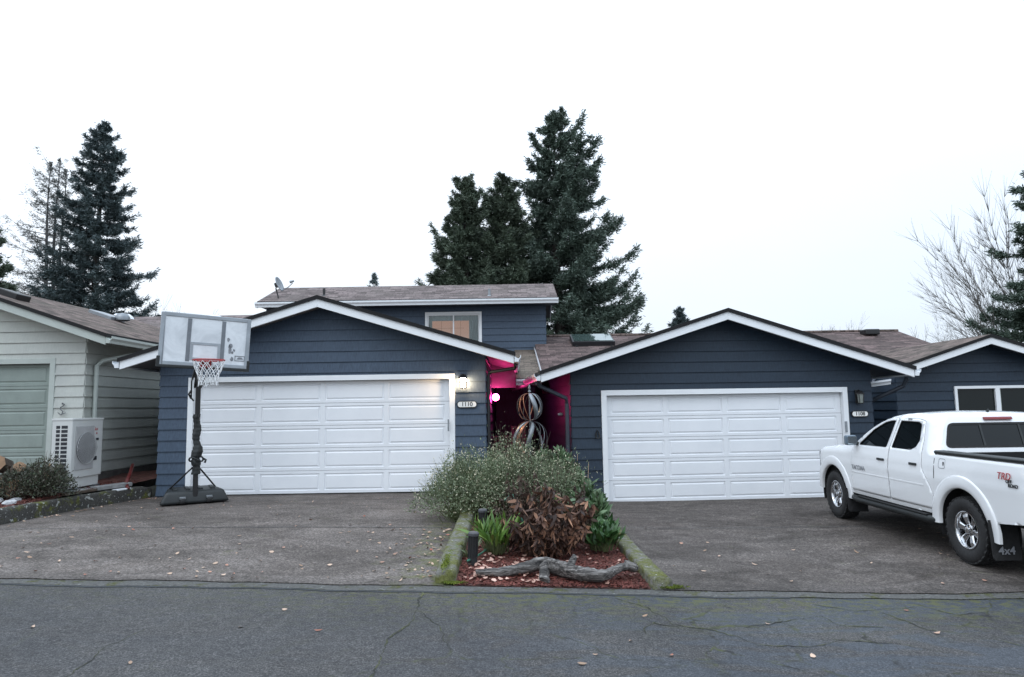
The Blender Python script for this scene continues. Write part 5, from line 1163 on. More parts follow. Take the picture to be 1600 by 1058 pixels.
# wheels
def wheel(x, y, sd):
    w = bpy.data.objects.new('wheel', None); COL.objects.link(w); w.parent = tk; w.location = (x, y, .370); w.scale = (.95, .945, .945)
    mb = MB(); prof = [(.225, -.10), (.245, -.118), (.30, -.132), (.345, -.130), (.372, -.115), (.386, -.095), (.389, 0), (.386, .095), (.372, .115), (.345, .130), (.30, .132), (.245, .118), (.225, .10)]
    mb.lathe(prof, (0, 0, 0), 'x', 56)
    for k in range(56):                                  # tread blocks
        a = 2*PI*(k+.5)/56
        for row, xx in enumerate((-.098, -.045, .0, .045, .098)):
            aa = a+(.5*2*PI/56 if row % 2 else 0); r0 = .388 if abs(xx) < .06 else .380
            c = Vector((xx, r0*math.cos(aa), r0*math.sin(aa))); rd = Vector((0, math.cos(aa), math.sin(aa))); tg = Vector((0, -math.sin(aa), math.cos(aa)))
            mb.obox(c, (.020, 0, 0), tg*.0165+Vector((.006*(1 if k % 2 else -1), 0, 0)), rd*.009)
    tyre = mb.build('tyre', 'tyre_rubber', w, local=True, smooth=True, auto=.5)
    mb = MB(); s = sd
    mb.lathe([(.226, -.10*s), (.226, .100*s), (.222, .112*s), (.214, .114*s), (.202, .108*s), (.192, .085*s), (.188, -.02*s)], (0, 0, 0), 'x', 48)
    rim = mb.build('rim', 'chrome', w, local=True, smooth=True, auto=.6)
    mb = MB(); mb.lathe([(.001, -.03*s), (.20, -.03*s)], (0, 0, 0), 'x', 32); mb.build('brake_disc', 'rim_dark', w, local=True)
    for k in range(6):
        a = 2*PI*k/6+.2; rd = Vector((0, math.cos(a), math.sin(a))); tg = Vector((0, -math.sin(a), math.cos(a))); xv = Vector((s, 0, 0)); mb = MB()
        sec = [(.045, .030, .070), (.10, .033, .082), (.150, .042, .090), (.196, .058, .084)]; vs = []
        for r, hw, xo in sec: vs += [rd*r+tg*hw+xv*(xo-.012), rd*r+tg*hw*.62+xv*xo, rd*r-tg*hw*.62+xv*xo, rd*r-tg*hw+xv*(xo-.012), rd*r-tg*hw+xv*(xo-.06), rd*r+tg*hw+xv*(xo-.06)]
        mb.add(vs, [(i*6+j, i*6+(j+1) % 6, (i+1)*6+(j+1) % 6, (i+1)*6+j) for i in range(3) for j in range(6)]); mb.build('spoke', 'chrome', w, local=True, bevel=.005)
    mb = MB(); mb.lathe([(.075, .02*s), (.072, .078*s), (.055, .088*s), (.042, .090*s), (.040, .104*s), (.030, .110*s), (.001, .112*s)], (0, 0, 0), 'x', 28); mb.build('hub', 'chrome', w, local=True, smooth=True, auto=.5)
    for k in range(6): a = 2*PI*k/6+.2+PI/6; mb = MB(); mb.lathe([(.001, .094*s), (.010, .092*s), (.011, .07*s)], (0, .057*math.cos(a), .057*math.sin(a)), 'x', 8); mb.build('lug_nut', 'rim_dark', w, local=True)
    return w
for y in (0, RA):
    for sd in (-1, 1): wheel(sd*.765, y, sd)
for sd in (-1, 1):
    mb = MB(); mb.tube([(sd*.70, -.50, .43), (sd*.86, -.54, .395), (sd*.885, -.66, .39), (sd*.885, -2.50, .39), (sd*.86, -2.64, .395), (sd*.70, -2.68, .43)], .050, 12); sb = mb.build('step_bar', 'black_plastic', tk, local=True, smooth=True, auto=.9)
    mb = MB(); mb.box((sd*.80, -.72, .436), (sd*.95 if False else sd*.93, -2.46, .450)); mb.build('step_pad', 'black_rubber', sb, local=True, bevel=.005)
    for y, z0_, z1_, w0 in ((-.50, .17, .52, .93), (RA-.515, .15, .56, .94)):
        mb = MB(); mb.prism([(sd*(w0-.30), y-.02, z0_), (sd*(w0-.02), y-.03, z0_), (sd*w0, y-.02, z0_+.03), (sd*(w0+.0), y+.02, z1_), (sd*(w0-.30), y+.02, z1_)], (0, .012, 0)); mf = mb.build('mud_flap', 'black_rubber', tk, local=True, bevel=.003, seg=1)
        if y < -2:
            mw = Matrix.Translation((sd*(w0-.14), y-.030, .25)) @ FRONT; lettering('4x4', .115, 'decal_white', mf, mw, .002, .002)
    # mirrors
    mb = MB(); mb.box((sd*.90, -.80, 1.19), (sd*1.06, -.70, 1.36)); mi_ = mb.build('mirror', 'mirror_grey', tk, local=True, bevel=.03, seg=3)
    mb = MB(); mb.tube([(sd*.86, -.74, 1.21), (sd*.95, -.74, 1.25)], [.035, .03], 8); mb.build('mirror_arm', 'black_plastic', mi_, local=True)
    mb = MB(); mb.box((sd*.915, -.812, 1.205), (sd*1.045, -.802, 1.345)); mb.build('mirror_glass', 'mirror_glass', mi_, local=True)
def sidetext(body, size, mat, y, z, bold=0, shear=0):
    # lettering facing the left side (-X): text x runs towards the rear (-y)
    w = half(y, z); tilt = math.atan2(half(y, z-.06)-half(y, z+.06), .12)
    mw = Matrix(((0, -tilt*0, -1, -w-.011), (-1, 0, 0, y), (0, 1, 0, z), (0, 0, 0, 1)))
    return lettering(body, size, mat, tk, mw, .002, bold, 'lettering', shear)
sidetext('TACOMA', .085, 'decal_grey', -.80, .862, .003)
sidetext('TRD', .105, 'decal_red', -4.0, 1.04, 0, .3); sidetext('OFF', .050, 'decal_black', -4.07, .995, .001, .2); sidetext('ROAD', .050, 'decal_black', -4.13, .955, .001, .2)

def _lower(o):
    for ch in o.children:
        if ch.name.startswith('wheel') and ch.type == 'EMPTY': continue
        if ch.type == 'MESH':
            for v in ch.data.vertices:
                if v.co.z > 1.2: v.co.z = 1.2+(v.co.z-1.2)*.855
                if not ch.name.startswith(('wheel_', 'mud_flap')): v.co.y = float(np.interp(v.co.y, [-3.1, -2.79, -2.66, -1.57, -.56, -.45], [-3.1, -2.80, -2.77, -1.72, -.62, -.45])) if -3.1 < v.co.y < -.45 else v.co.y
        _lower(ch)
_lower(tk)
# ------------------------------------------------------------------ trees
leafmat('bare_leaf', (.07, .075, .068), (.12, .125, .115), .8)
def conifer(label, x, y, H, R0, seed, mat, n_br=150, dens=300, prof=None, cb=.12, droop=.25, leaf=(.24, .05), asym=None, tr=.35, bark='bark', group='trees behind the houses', zb=-.4, tip=.25, side=.30, el0=.75, el1=-.2, thick=1.0, jit=(.6, 1.12), twigs=3):
    """trunk, separate boughs with side twigs, and thousands of small needle sprays carried by the twigs"""
    r = np.random.default_rng(seed); t_ = empty('conifer_tree', (x, y, zb), label, 'tree', group)
    prof = prof or (lambda t: t**.8)
    mb = MB(); mb.tube([(x+.02*H*math.sin(k*.9+seed)*.25, y, zb+H*k/10) for k in range(11)], [tr*(1-k/10.2)+.012 for k in range(11)], 8); mb.build('trunk', bark, t_, smooth=True)
    bt = MB(); P = []; D = []
    for i in range(n_br):
        t = ((i+r.uniform(0, 1))/n_br)**.92; z = zb+H*(1-.012-t*(1-cb)); az = i*2.39996+r.uniform(-.6, .6)
        Ln = R0*prof(t)*r.uniform(*jit)
        if asym: Ln *= asym(az, t)
        Ln = max(Ln, .22)
        el = el0+(el1-el0)*t**.7+r.normal(0, .17); dr = droop*r.uniform(.5, 1.5); d = np.array([math.cos(az), math.sin(az), 0.]); l = np.array([-d[1], d[0], 0])
        pos = lambda s: np.array([x, y, z])+np.outer(s, d)*Ln+np.outer(Ln*(math.tan(el)*s-dr*s*s+tip*s**4), [0, 0, 1])
        bt.tube([tuple(q) for q in pos(np.array([0, .3, .6, .97]))], [.012+.018*Ln/2.2, .012+.012*Ln/3, .012, .005], 4, False)
        nt_ = max(3, int(Ln*twigs*2)); sb = r.uniform(.12, 1.0, nt_)**.8; sg = np.where(np.arange(nt_) % 2 == 0, 1, -1)
        tl = side*Ln*(1.05-sb)**.75*np.minimum(1, .35+sb*2)*r.uniform(.5, 1.15, nt_)+.10
        tb = pos(sb); td = nrm(d[None]*r.uniform(.5, 1.0, (nt_, 1))+l[None]*(sg*r.uniform(.5, 1.0, nt_))[:, None]+np.array([0, 0, 1])*r.normal(-.02, .16, (nt_, 1)))
        for k in range(0, nt_, 2): bt.tube([tuple(tb[k]), tuple(tb[k]+td[k]*tl[k])], [.008, .003], 3, False)
        m = max(10, int(dens*Ln)); w_ = tl/tl.sum(); idx = r.choice(nt_, m, p=w_); q = r.random(m)**.8
        p = tb[idx]+td[idx]*(tl[idx]*q)[:, None]+r.normal(0, .035*thick+.012*Ln, (m, 3)); P.append(p); D.append(td[idx]*.9+r.normal(0, .55, (m, 3))+[0, 0, .15])
        m2 = m//4; s = r.uniform(.2, 1.03, m2); P.append(pos(s)+r.normal(0, .05, (m2, 3))); D.append(d[None]+r.normal(0, .5, (m2, 3))+[0, 0, .2])
    m = 260; s = r.random(m)**1.5; P.append(np.array([x+.02*H*math.sin(9+seed)*.25*0, y, zb+H])-np.outer(s, [0, 0, H*.06])+r.normal(0, 1, (m, 3))*(.03+.12*s)[:, None]*[1, 1, .3]); D.append(r.normal(0, .5, (m, 3))+[0, 0, .8])
    bt.build('branch', bark, t_)
    P = np.concatenate(P); D = np.concatenate(D); n = len(P)
    V, F = diamond_geo(P, D, leaf[0]*r.uniform(.6, 1.3, n), leaf[1]*r.uniform(.7, 1.3, n)); np_mesh('crown', V, F, mat, t_)
    return t_
def _ray(px, py):                       # sight line of the photograph, to find where a far tree stands
    p_, q_ = math.atan2(108, 1066.67), .016; a, b = (px-800)/1066.67, (529-py)/1066.67
    rt, up = (math.cos(q_), math.sin(p_)*math.sin(q_), -math.cos(p_)*math.sin(q_)), (math.sin(q_), -math.sin(p_)*math.cos(q_), math.cos(p_)*math.cos(q_))
    return [o+r_*a+u_*b for o, r_, u_ in zip((0, math.cos(p_), math.sin(p_)), rt, up)]
def px2x(px, Y, py=330): d = _ray(px, py); return d[0]/d[1]*Y
def px2z(px, py, Y): d = _ray(px, py); return EYE+d[2]/d[1]*Y
TG = 'trees behind the houses'
def firprof(t): return .015+.98*t**.52
conifer('tall dark fir rising behind the roofs, tallest tree in view', px2x(868, 38), 38, px2z(868, 168, 38)+.1, 6.0, 11, 'fir_leaf', 220, 380, prof=firprof, cb=.10, droop=.20, leaf=(.25, .055), tr=.36,
        asym=lambda az, t: (.60 if t < .5 else .85) if math.cos(az) < 0 else 1.0, tip=.34, el0=.55, el1=-.10, side=.33, jit=(.42, 1.1), twigs=3, thick=1.5)
conifer('bushy dark pine left of the tall fir, leftmost of the pair with rounded tops', px2x(727, 36), 36, px2z(727, 280, 36)+.4, 3.3, 21, 'pine_leaf', 170, 660, prof=lambda t: .06+t**.72, cb=.1, droop=.02, leaf=(.22, .045), tr=.26, el0=.75, el1=.15, tip=.22, side=.36, jit=(.6, 1.1), thick=1.6)
conifer('bushy dark pine squeezed between its rounded neighbour and the tall fir', px2x(787, 37), 37, px2z(787, 280, 37)+.4, 3.3, 22, 'pine_leaf', 170, 660, prof=lambda t: .06+t**.72, cb=.1, droop=.02, leaf=(.22, .045), tr=.26, el0=.75, el1=.15, tip=.22, side=.36, jit=(.6, 1.1), thick=1.6)
conifer('tall blue green spruce with drooping branches above the pale house', px2x(156, 44), 44, px2z(156, 193, 44)+.4, 5.0, 31, 'spruce_leaf', 270, 250, prof=lambda t: .13+.87*t**.8, cb=.06, droop=.34, leaf=(.26, .055), tr=.40, tip=.42, el0=.45, el1=-.12, side=.26, jit=(.35, 1.12), thick=1.4)
for k, (p0, py, sd, lb) in enumerate(((76, 255, 41, 'nearly bare thin trunked conifer left of the spruce, leftmost of three'), (89, 250, 42, 'nearly bare thin trunked conifer left of the spruce, middle of three'), (99, 266, 43, 'nearly bare thin trunked conifer closest to the spruce'))):
    conifer(lb, px2x(p0, 46+k), 46+k, px2z(p0, py, 46+k)+.4, 4.2, sd, 'bare_leaf', 115, 46, prof=lambda t: .16+.84*t**.6, cb=.1, droop=.30, leaf=(.20, .035), tr=.24, bark='bark_grey', asym=lambda az, t: .45+.55*(math.cos(az) < .2), tip=.52, el0=.5, el1=-.05, side=.22, twigs=4.5, jit=(.45, 1.15))
conifer('bare leggy conifer cut off by the left edge', px2x(-22, 40), 40, px2z(-22, 285, 40)+.4, 2.2, 51, 'bare_leaf', 70, 34, prof=lambda t: .25+.75*t**.6, cb=.1, droop=.25, leaf=(.2, .035), tr=.22, bark='bark_grey', tip=.5, side=.2)
conifer('dense low dark pine at the left edge above the pale roof', px2x(-14, 30), 30, px2z(-14, 360, 30)+.4, 1.35, 52, 'pine_leaf', 60, 900, prof=lambda t: .1+t**.5, cb=.2, droop=.05, leaf=(.18, .04), tr=.2, thick=1.4)
conifer('dark drooping conifer cut off by the right edge', px2x(1672, 30), 30, px2z(1672, 205, 30)+.4, 4.7, 61, 'fir_leaf', 190, 480, prof=lambda t: .08+.92*t**.7, cb=.08, droop=.32, leaf=(.22, .048), tr=.34, tip=.3, el0=.5, el1=-.15)
conifer('small distant conifer top over the roof left of the 1108 gable', px2x(1055, 58), 58, px2z(1055, 484, 58)+.4, 3.4, 71, 'spruce_leaf', 110, 330, prof=lambda t: .01+t**.95, cb=.15, leaf=(.32, .07), tr=.2)
conifer('tiny distant conifer tip over the upper roof ridge', px2x(585, 62), 62, px2z(585, 430, 62)+.4, 1.6, 72, 'spruce_leaf', 55, 130, prof=lambda t: .08+t**.8, cb=.15, leaf=(.34, .07), tr=.14)
def bare_tree(label, x, y, stems, seed, group=TG):
    r = random.Random(seed); t_ = empty('bare_tree', (x, y, -.4), label, 'tree', group); tk_ = MB(); br = MB()
    def grow(mb, p, d, l, rad, depth):
        if depth == 2: l *= .90
        pts = [p]; n = 5
        for k in range(n):
            d = (d+Vector((r.uniform(-.05, .05), r.uniform(-.05, .05), r.uniform(-.02, .07)))).normalized(); p = p+d*l/n; pts.append(p)
            if depth and k >= 1:
                for _ in range(3 if depth > 1 else 5):
                    s = d.cross(Vector((r.uniform(-1, 1), r.uniform(-1, 1), r.uniform(-1, 1)))).normalized()
                    grow(br, p, (d+s*r.uniform(.25, .65)).normalized(), l*r.uniform(.22, .46), rad*.42, depth-1)
        mb.tube(pts, [max(.0038, rad*(1-.85*k/n)) for k in range(n+1)], 3 if rad < .02 else 6, False)
    for (dx, dy, dz, l, rad) in stems: grow(tk_, Vector((x+dx*.5, y+dy*.5, -.4)), Vector((dx, dy, dz)).normalized(), l, rad, 2)
    tk_.build('trunk', 'bark_grey', t_); br.build('branch', 'twig', t_)
bare_tree('leafless fan shaped tree with fine twigs leaning out beside the right edge conifer', px2x(1612, 34), 34, [(-.60, 0, 1, 6.4, .035), (-.50, .1, 1, 7.2, .04), (-.40, -.1, 1, 8.6, .055), (-.29, .1, 1, 9.2, .055), (-.18, 0, 1, 9.8, .06), (-.05, .1, 1, 10.0, .06), (.1, 0, 1, 9.8, .06), (-.46, .2, 1, 7.4, .045), (-.70, .0, 1, 5.4, .03), (-.34, .3, 1, 8.2, .05), (-.60, -.3, 1, 7.2, .045), (-.22, -.3, 1, 9.0, .05), (-.66, .2, 1, 5.8, .03)], 5)
bare_tree('faint leafless twigs over the ridge right of the 1108 gable', px2x(1290, 50), 50, [(-.1, 0, 1, 6.3, .03), (.08, 0, 1, 6.3, .03), (.22, 0, 1, 5.9, .03)], 6)
bare_tree('faint leafless twigs above the valley beside the right edge gable', px2x(1440, 46), 46, [(-.1, 0, 1, 5.7, .03), (.12, 0, 1, 5.8, .03)], 8)
bare_tree('faint leafless twigs above the roof behind the basketball backboard', px2x(272, 46), 46, [(-.15, 0, 1, 7.2, .03), (.05, 0, 1, 7.1, .03), (.2, 0, 1, 6.9, .03)], 9)

# ------------------------------------------------------------------ shrubs and plants
def shrub(name, label, lobes, n, leaf, mat, seed, cat='shrub', flowers=0, fl=(.018, .012), stems=40, base=None, wild=0, out=.8, group=None, smat='stem_brown', stemr=.004, shape='diamond', floor=.05):
    r = np.random.default_rng(seed); c0 = base or lobes[0][0]; t = empty(name, (c0[0], c0[1], .05), label, cat, group)
    P = []; D = []; w = np.array([a[1][0]*a[1][1]*a[1][2] for a in lobes])**.67; w /= w.sum(); FP = []; FD = []; mb = MB()
    for (c, rad), k in zip(lobes, w):
        m = int(n*k); d = r.normal(size=(m, 3)); d = nrm(d); d[:, 2] = np.abs(d[:, 2])*1.05-.22
        lump = 1+.10*np.sin(d[:, 0]*7+seed)+.09*np.sin(d[:, 1]*6+d[:, 2]*8)+.08*np.sin(d[:, 0]*13-d[:, 2]*11)
        q = (1-.62*r.random(m)**1.6)*lump+r.exponential(wild, m) if wild else (1-.62*r.random(m)**1.6)*lump
        p = np.array(c)+d*np.array(rad)*q[:, None]; P.append(p); D.append(d*out+r.normal(0, .55, (m, 3))+[0, 0, .35])
        nf = int(flowers*k)
        if nf:
            d = nrm(r.normal(size=(nf, 3))); d[:, 2] = np.abs(d[:, 2])*1.1-.15; q = 1.0+r.normal(.02, .08, nf)+r.exponential(wild*.9, nf); fp = np.array(c)+d*np.array(rad)*q[:, None]; FP.append(fp); FD.append(d)
        for _ in range(int(stems*k)+1):
            d = nrm(r.normal(size=(1, 3)))[0]; d[2] = abs(d[2])*1.2-.05; e_ = np.array(c)+d*np.array(rad)*(1.0+r.exponential(wild)); b0 = np.array([c[0]+r.normal(0, .12*rad[0]), c[1]+r.normal(0, .12*rad[1]), floor]); mid = (b0+e_)/2+[0, 0, .12*rad[2]]
            mb.tube([tuple(b0), tuple(mid), tuple(e_)], [stemr*1.6, stemr, stemr*.5], 4, False)
    P = np.concatenate(P); D = np.concatenate(D); keep = P[:, 2] > floor; P, D = P[keep], D[keep]; m = len(P)
    Ls, Ws = leaf[0]*r.uniform(.6, 1.35, m), leaf[1]*r.uniform(.7, 1.3, m)
    V, F = diamond_geo(P, D, Ls, Ws) if shape == 'diamond' else leaf_geo(P, D, Ls, Ws, .25)
    np_mesh('foliage', V, F, mat, t); mb.build('stem', smat, t)
    if flowers:
        FP = np.concatenate(FP); FD = np.concatenate(FD); k = FP[:, 2] > .1; FP, FD = FP[k], FD[k]
        V1, F1 = diamond_geo(np.repeat(FP, 3, 0), r.normal(size=(len(FP)*3, 3)), fl[0], fl[1]); np_mesh('flower', V1, F1, 'flower', t)
    return t
GZ = .05
shrub('flowering_shrub', 'large grey green shrub with tiny cream flowers spilling over the left kerb', [((-.84, 10.1, .35), (.58, .62, .46)), ((-.55, 10.5, .50), (.62, .6, .56)), ((-.15, 10.3, .48), (.55, .6, .56)), ((-.86, 10.5, .52), (.40, .5, .50))], 15500, (.042, .014), 'grey_leaf', 3, flowers=900, wild=.10, stems=380, smat='stem_green', stemr=.003)
shrub('flowering_shrub', 'grey green flowered shrub in the middle of the bed, under the wind spinner', [((.25, 10.2, .48), (.55, .55, .55)), ((.62, 9.9, .42), (.42, .45, .48)), ((-.05, 10.9, .65), (.40, .4, .58))], 9500, (.042, .015), 'grey_leaf', 4, flowers=520, wild=.18, stems=300, smat='stem_brown', stemr=.003)
shrub('broadleaf_shrub', 'green broad leaved shrub at the back right of the bed, against the 1108 wall', [((.62, 11.2, .55), (.45, .45, .52)), ((.92, 10.9, .40), (.24, .4, .42))], 3000, (.085, .032), 'green_leaf', 5, stems=60, shape='leaf')
shrub('broadleaf_shrub', 'yellow green leafy plant behind the right end of the brown wilted plant', [((.98, 9.6, .30), (.26, .4, .33)), ((1.08, 9.2, .26), (.14, .3, .28))], 700, (.13, .05), 'green_leaf', 6, stems=30, shape='leaf')
shrub('low_bush', 'low dark dusky bush with small leaves in front of the heat pump', [((-7.92, 11.0, .52), (.44, .36, .36)), ((-7.56, 11.2, .50), (.40, .34, .38)), ((-7.72, 11.3, .60), (.46, .36, .42))], 7500, (.040, .020), 'dusky_leaf', 7, wild=.06, stems=140, floor=.36)
shrub('low_bush', 'small yellowish bush at the left edge below the firewood', [((-8.32, 10.75, .44), (.22, .22, .20))], 900, (.04, .018), 'green_leaf', 8, wild=.06, stems=40, floor=.34)
def clump(name, label, c, n, L_, W_, mat, seed, spread=.5, curl=.45, rad=.08, cat='plant', group=None, up=1.0):
    r = np.random.default_rng(seed); t = empty(name, c, label, cat, group)
    az = r.uniform(0, 2*PI, n); sp = spread*np.sqrt(r.random(n)); D = np.stack([np.cos(az)*sp, np.sin(az)*sp, np.full(n, up)], 1)
    P = np.array(c)+np.stack([np.cos(az)*rad*r.random(n), np.sin(az)*rad*r.random(n), np.zeros(n)], 1)
    hgt = r.uniform(.25, .65, n)*L_; S = P+nrm(D)*hgt[:, None]
    mb = MB()
    for a, b in zip(P, S): mb.tube([tuple(a), tuple(b)], [.006, .004], 4, False)
    V, F = leaf_geo(S, D+r.normal(0, .22, (n, 3)), L_*r.uniform(.6, 1.1, n), W_*r.uniform(.7, 1.2, n), curl); np_mesh('foliage', V, F, mat, t); mb.build('stem', 'stem_green', t); return t
clump('lance_leaf_plant', 'bright green upright leafy clump by the nearer light post', (-.22, 7.95, .07), 110, .30, .042, 'hellebore_leaf', 1, .72, .42, .14, group='leafy clumps in the planting bed')
clump('lance_leaf_plant', 'dark green glossy leafy clump beside the right kerb', (1.02, 8.2, .03), 130, .20, .058, 'lance_leaf', 2, .62, .45, .15, group='leafy clumps in the planting bed')
clump('lance_leaf_plant', 'taller green leafy clump behind the glossy one at the right kerb', (1.06, 8.75, .03), 95, .21, .065, 'lance_leaf', 3, .6, .5, .14, group='leafy clumps in the planting bed', up=1.1)
clump('lance_leaf_plant', 'small light green sprig among the brown leaves', (.48, 8.7, .40), 16, .13, .05, 'hellebore_leaf', 4, .4, .2, .04, group='leafy clumps in the planting bed')
clump('lance_leaf_plant', 'tiny blue green sprout between the left kerb and the light posts', (-.52, 7.75, .07), 18, .14, .02, 'grey_leaf', 6, .7, .2, .05, group='leafy clumps in the planting bed')
# brown wilted plant: arching stems hung with big dead leaves
def wilted(label, c, R, Ht, n, ll, mat, seed, nst=30):
    r = np.random.default_rng(seed); t = empty('wilted_plant', c, label, 'plant'); mb = MB(); P = []; D = []
    for i in range(nst):
        az = r.uniform(0, 2*PI); q = math.sqrt(r.random()); tip = np.array([c[0]+R[0]*q*math.cos(az), c[1]+R[1]*q*math.sin(az), c[2]+Ht*r.uniform(.3, 1.05)*(1-.3*q)]); b = np.array([c[0]+.35*R[0]*q*math.cos(az), c[1]+.35*R[1]*q*math.sin(az), c[2]]); md = (b+tip)/2+[0, 0, .1]
        mb.tube([tuple(b), tuple(md), tuple(tip)], [.007, .006, .004], 5, False); m = n//nst; s = r.uniform(.15, 1.0, m)[:, None]; pos = (1-s)**2*b+2*s*(1-s)*md+s*s*tip
        a2 = r.uniform(0, 2*PI, m); P.append(pos); D.append(np.stack([np.cos(a2)*.5, np.sin(a2)*.5-.12, r.uniform(-1.6, .1, m)], 1))
    P = np.concatenate(P); D = np.concatenate(D); k = len(P); V, F = leaf_geo(P, D, ll[0]*r.uniform(.55, 1.25, k), ll[1]*r.uniform(.5, 1.4, k), r.uniform(-.3, 1.0, (k, 1))); V[:, 2] = np.maximum(V[:, 2], .03+.02*r.random(len(V))); np_mesh('foliage', V, F, mat, t); mb.build('stem', 'stem_brown', t)
wilted('brown wilted plant with large drooping dead leaves behind the driftwood', (.40, 7.95, .04), (.58, .46), .86, 2600, (.120, .036), 'brown_leaf', 1, 60)
wilted('dark dried plant with small withered leaves behind the brown wilted plant', (.16, 8.5, .04), (.46, .3), .98, 2600, (.060, .026), 'dark_leaf', 2, 60)
wilted('dark stalk with crinkled leaves rising right of the brown wilted plant', (.78, 8.5, .06), (.20, .2), .95, 380, (.08, .034), 'dark_leaf', 3, 14)
mb = MB()
for x, y, z, dx in ((1.05, 11.4, .92, .06), (1.22, 11.3, .80, .07)): mb.tube([(x-dx, y, .05), (x-.3*dx, y, z*.6), (x, y, z)], [.006, .005, .003], 5)
tag(mb.build('dry_stalk', 'split_wood'), 'two pale dry stalks against the navy wall left of the 1108 garage door', 'stalks')

# ------------------------------------------------------------------ loose stuff on the ground
def scatter(name, P, L_, W_, mat, seed, tilt=.25, curl=.2, shape='leaf'):
    r = np.random.default_rng(seed); n = len(P); a = r.uniform(0, 2*PI, n); D = np.stack([np.cos(a), np.sin(a), r.normal(0, tilt, n)], 1)
    Ls, Ws = L_*r.uniform(.6, 1.3, n), W_*r.uniform(.6, 1.3, n)
    D = nrm(D); S = nrm(np.cross(D, np.array([0, 0, 1.])+r.normal(0, tilt, (n, 3)))); Nn = np.cross(S, D); P = np.asarray(P)
    pt = lambda t, w: P+D*(Ls*(t-.5))[:, None]+Nn*(Ls*curl*((2*t-1)**2)*r.uniform(.2, 1, n))[:, None]+S*(Ws*w)[:, None]
    V = np.stack([pt(0, 0), pt(.3, -.5), pt(.3, .5), pt(.7, -.42), pt(.7, .42), pt(1, 0)], 1).reshape(-1, 3); b = (np.arange(n)*6)[:, None]
    F = list(b+np.array([[0, 2, 1]]))+list(b+np.array([[1, 2, 4, 3]]))+list(b+np.array([[3, 4, 5]]))
    o = np_mesh(name, V, F, mat); o['kind'] = 'stuff'; return o
r = np.random.default_rng(99)
def on(xs, ys, dz): return [(x, y, G(x, y)+dz) for x, y in zip(xs, ys)]
n = 9000; ys = 6.80+(9.4-6.80)*r.random(n)**1.4; xs = r.uniform(-.57, 1.28, n); scatter('mulch', [(a, b, bedz(a, b)+.010) for a, b in zip(xs, ys)], .052, .014, 'mulch_chip', 1, .30, .05)
n = 190; ys = 6.85+1.5*r.random(n)**1.2; xs = np.where(r.random(n) < .7, r.uniform(-.52, .25, n), r.uniform(-.4, 1.22, n)); scatter('pale_leaves', [(a, b, bedz(a, b)+.028) for a, b in zip(xs, ys)], .060, .042, 'pale_chip', 2, .25)
n = 4500; ys = r.uniform(9.4, 13, n); xr = np.interp(ys, [8.4, 8.6, 10.0, 11.5, 13.02], [-8.2, -8.1, -7.50, -7.36, -6.93]); xs = xr-.03-1.2*r.random(n)**1.3; scatter('mulch', [(a, b, bed0(a, b)+.015) for a, b in zip(xs, ys)], .052, .014, 'mulch_chip', 3, .3, .05)
xs = np.concatenate([r.uniform(-7.2, -.85, 120), -.85-r.exponential(.35, 80), r.uniform(1.6, 7, 32), r.uniform(-7, -1, 30), np.interp(r.uniform(9.6, 12.8, 40), [9.6, 12.8], [-7.25, -6.75])+r.exponential(.12, 40)])
ys = np.concatenate([6.9+5.4*r.random(120), r.uniform(6.85, 9.5, 80), r.uniform(6.9, 10.5, 32), r.uniform(6.85, 7.8, 30), r.uniform(9.6, 12.8, 40)]); ys[-40:] = np.interp(xs[-40:], [-7.25, -6.75], [9.9, 12.7])
scatter('fallen_leaves', on(xs, ys, .028), .055, .030, 'litter_leaf', 4, .22)
n = 14; scatter('fallen_leaves', on(r.uniform(-5, 4, n), r.uniform(4.6, 6.4, n), .008), .06, .03, 'litter_leaf', 5, .2)
n = 2600; c = r.integers(0, 3, n); cx = np.array([1.50, -.70, -.60])[c]; cy = np.array([6.83, 7.2, 6.84])[c]; sx = np.array([.10, .03, .08])[c]; sy = np.array([.05, .3, .03])[c]
xs = cx+r.normal(0, 1, n)*sx*.6; ys = cy+r.normal(0, 1, n)*sy*.6; leafmat('moss_leaf', (.075, .11, .012), (.17, .20, .03), .9)
zz = np.where(c == 1, np.array([G(x, y) for x, y in zip(xs, ys)])+.163, np.array([G(x, y) for x, y in zip(xs, ys)])+.025); scatter('moss', list(zip(xs, ys, zz+.01*r.random(n))), .018, .010, 'moss_leaf', 6, 1.2)

# ------------------------------------------------------------------ world, sun, camera
EL, AZ_ = math.radians(52), math.radians(205)
w = bpy.data.worlds.new('World'); SC.world = w; w.use_nodes = True; nt = w.node_tree
for n_ in list(nt.nodes): nt.nodes.remove(n_)
out = nt.nodes.new('ShaderNodeOutputWorld'); bg = nt.nodes.new('ShaderNodeBackground'); bg.inputs['Strength'].default_value = .1
sky = nt.nodes.new('ShaderNodeTexSky'); sky.sky_type = 'NISHITA'; sky.sun_disc = False; sky.sun_elevation = EL; sky.sun_rotation = AZ_
tc = nt.nodes.new('ShaderNodeTexCoord'); sp = nt.nodes.new('ShaderNodeSeparateXYZ'); nt.links.new(tc.outputs['Generated'], sp.inputs[0])
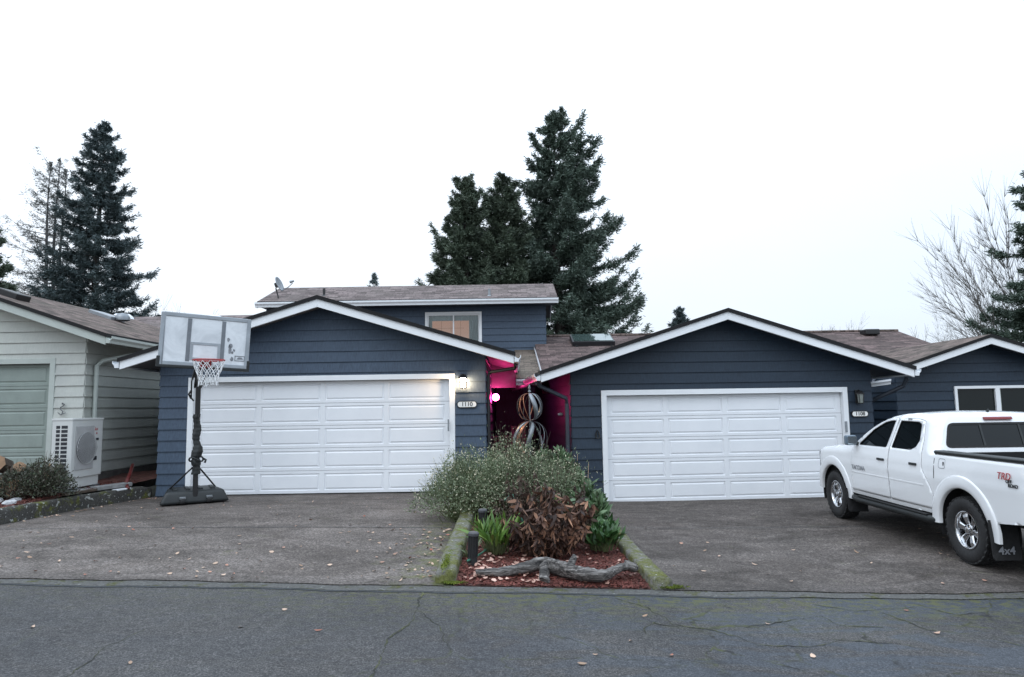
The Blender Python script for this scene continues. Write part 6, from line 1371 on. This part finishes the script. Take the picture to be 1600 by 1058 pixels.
# cloud deck: an overcast sky, brightest overhead, thinner and bluer towards the horizon on the right
cr = ramp(nt, sp.outputs['Z'], [(0.0, (8.4, 9.4, 10.6)), (.10, (9.2, 10.1, 11.2)), (.28, (11.0, 12.2, 13.6)), (.6, (15.6, 18.0, 20.8)), (1.0, (20.4, 24.0, 28.2))])
sidev = ramp(nt, math_(nt, 'ADD', math_(nt, 'MULTIPLY', sp.outputs['X'], .5), .5), [(.30, (1.10, 1.08, 1.06)), (.55, (1.04, 1.035, 1.03)), (.75, (.97, .985, 1.0))])
nz = noise(nt, coords(nt, (1, 1, 2.2), 'Generated'), 2.2, 4, .5); nr = ramp(nt, nz.outputs['Fac'], [(.3, (.97, .97, .97)), (.7, (1.03, 1.03, 1.03))])
cl = mix(nt, 1, mix(nt, 1, cr.outputs['Color'], sidev.outputs['Color'], 'MULTIPLY'), nr.outputs['Color'], 'MULTIPLY')
nt.links.new(mix(nt, .93, sky.outputs['Color'], cl), bg.inputs['Color']); nt.links.new(bg.outputs[0], out.inputs[0])
sl_ = bpy.data.lights.new('sun', 'SUN'); sl_.energy = .5; sl_.angle = math.radians(35); sl_.color = (1, .98, .95); so = bpy.data.objects.new('sun', sl_); COL.objects.link(so)
dv = Vector((math.sin(AZ_)*math.cos(EL), math.cos(AZ_)*math.cos(EL), math.sin(EL))); so.rotation_euler = dv.to_track_quat('Z', 'Y').to_euler()
cam = bpy.data.cameras.new('camera'); cam.lens = 24.0; cam.sensor_width = 36; cam.sensor_fit = 'HORIZONTAL'; cam.clip_end = 2000; cam.clip_start = .05
co_ = bpy.data.objects.new('camera', cam); COL.objects.link(co_); co_.location = (0, 0, EYE); SC.camera = co_
pitch = math.atan2(637-529, 1066.67); co_.rotation_euler = (Matrix.Rotation(PI/2+pitch, 3, 'X') @ Matrix.Rotation(-.016, 3, 'Z')).to_euler()
vs = SC.view_settings; vs.view_transform = 'Standard'; vs.look = 'None'; vs.gamma = 1; vs.exposure = 0; SC.view_settings.use_curve_mapping = False
SC.cycles.max_bounces = 8; SC.cycles.transparent_max_bounces = 8
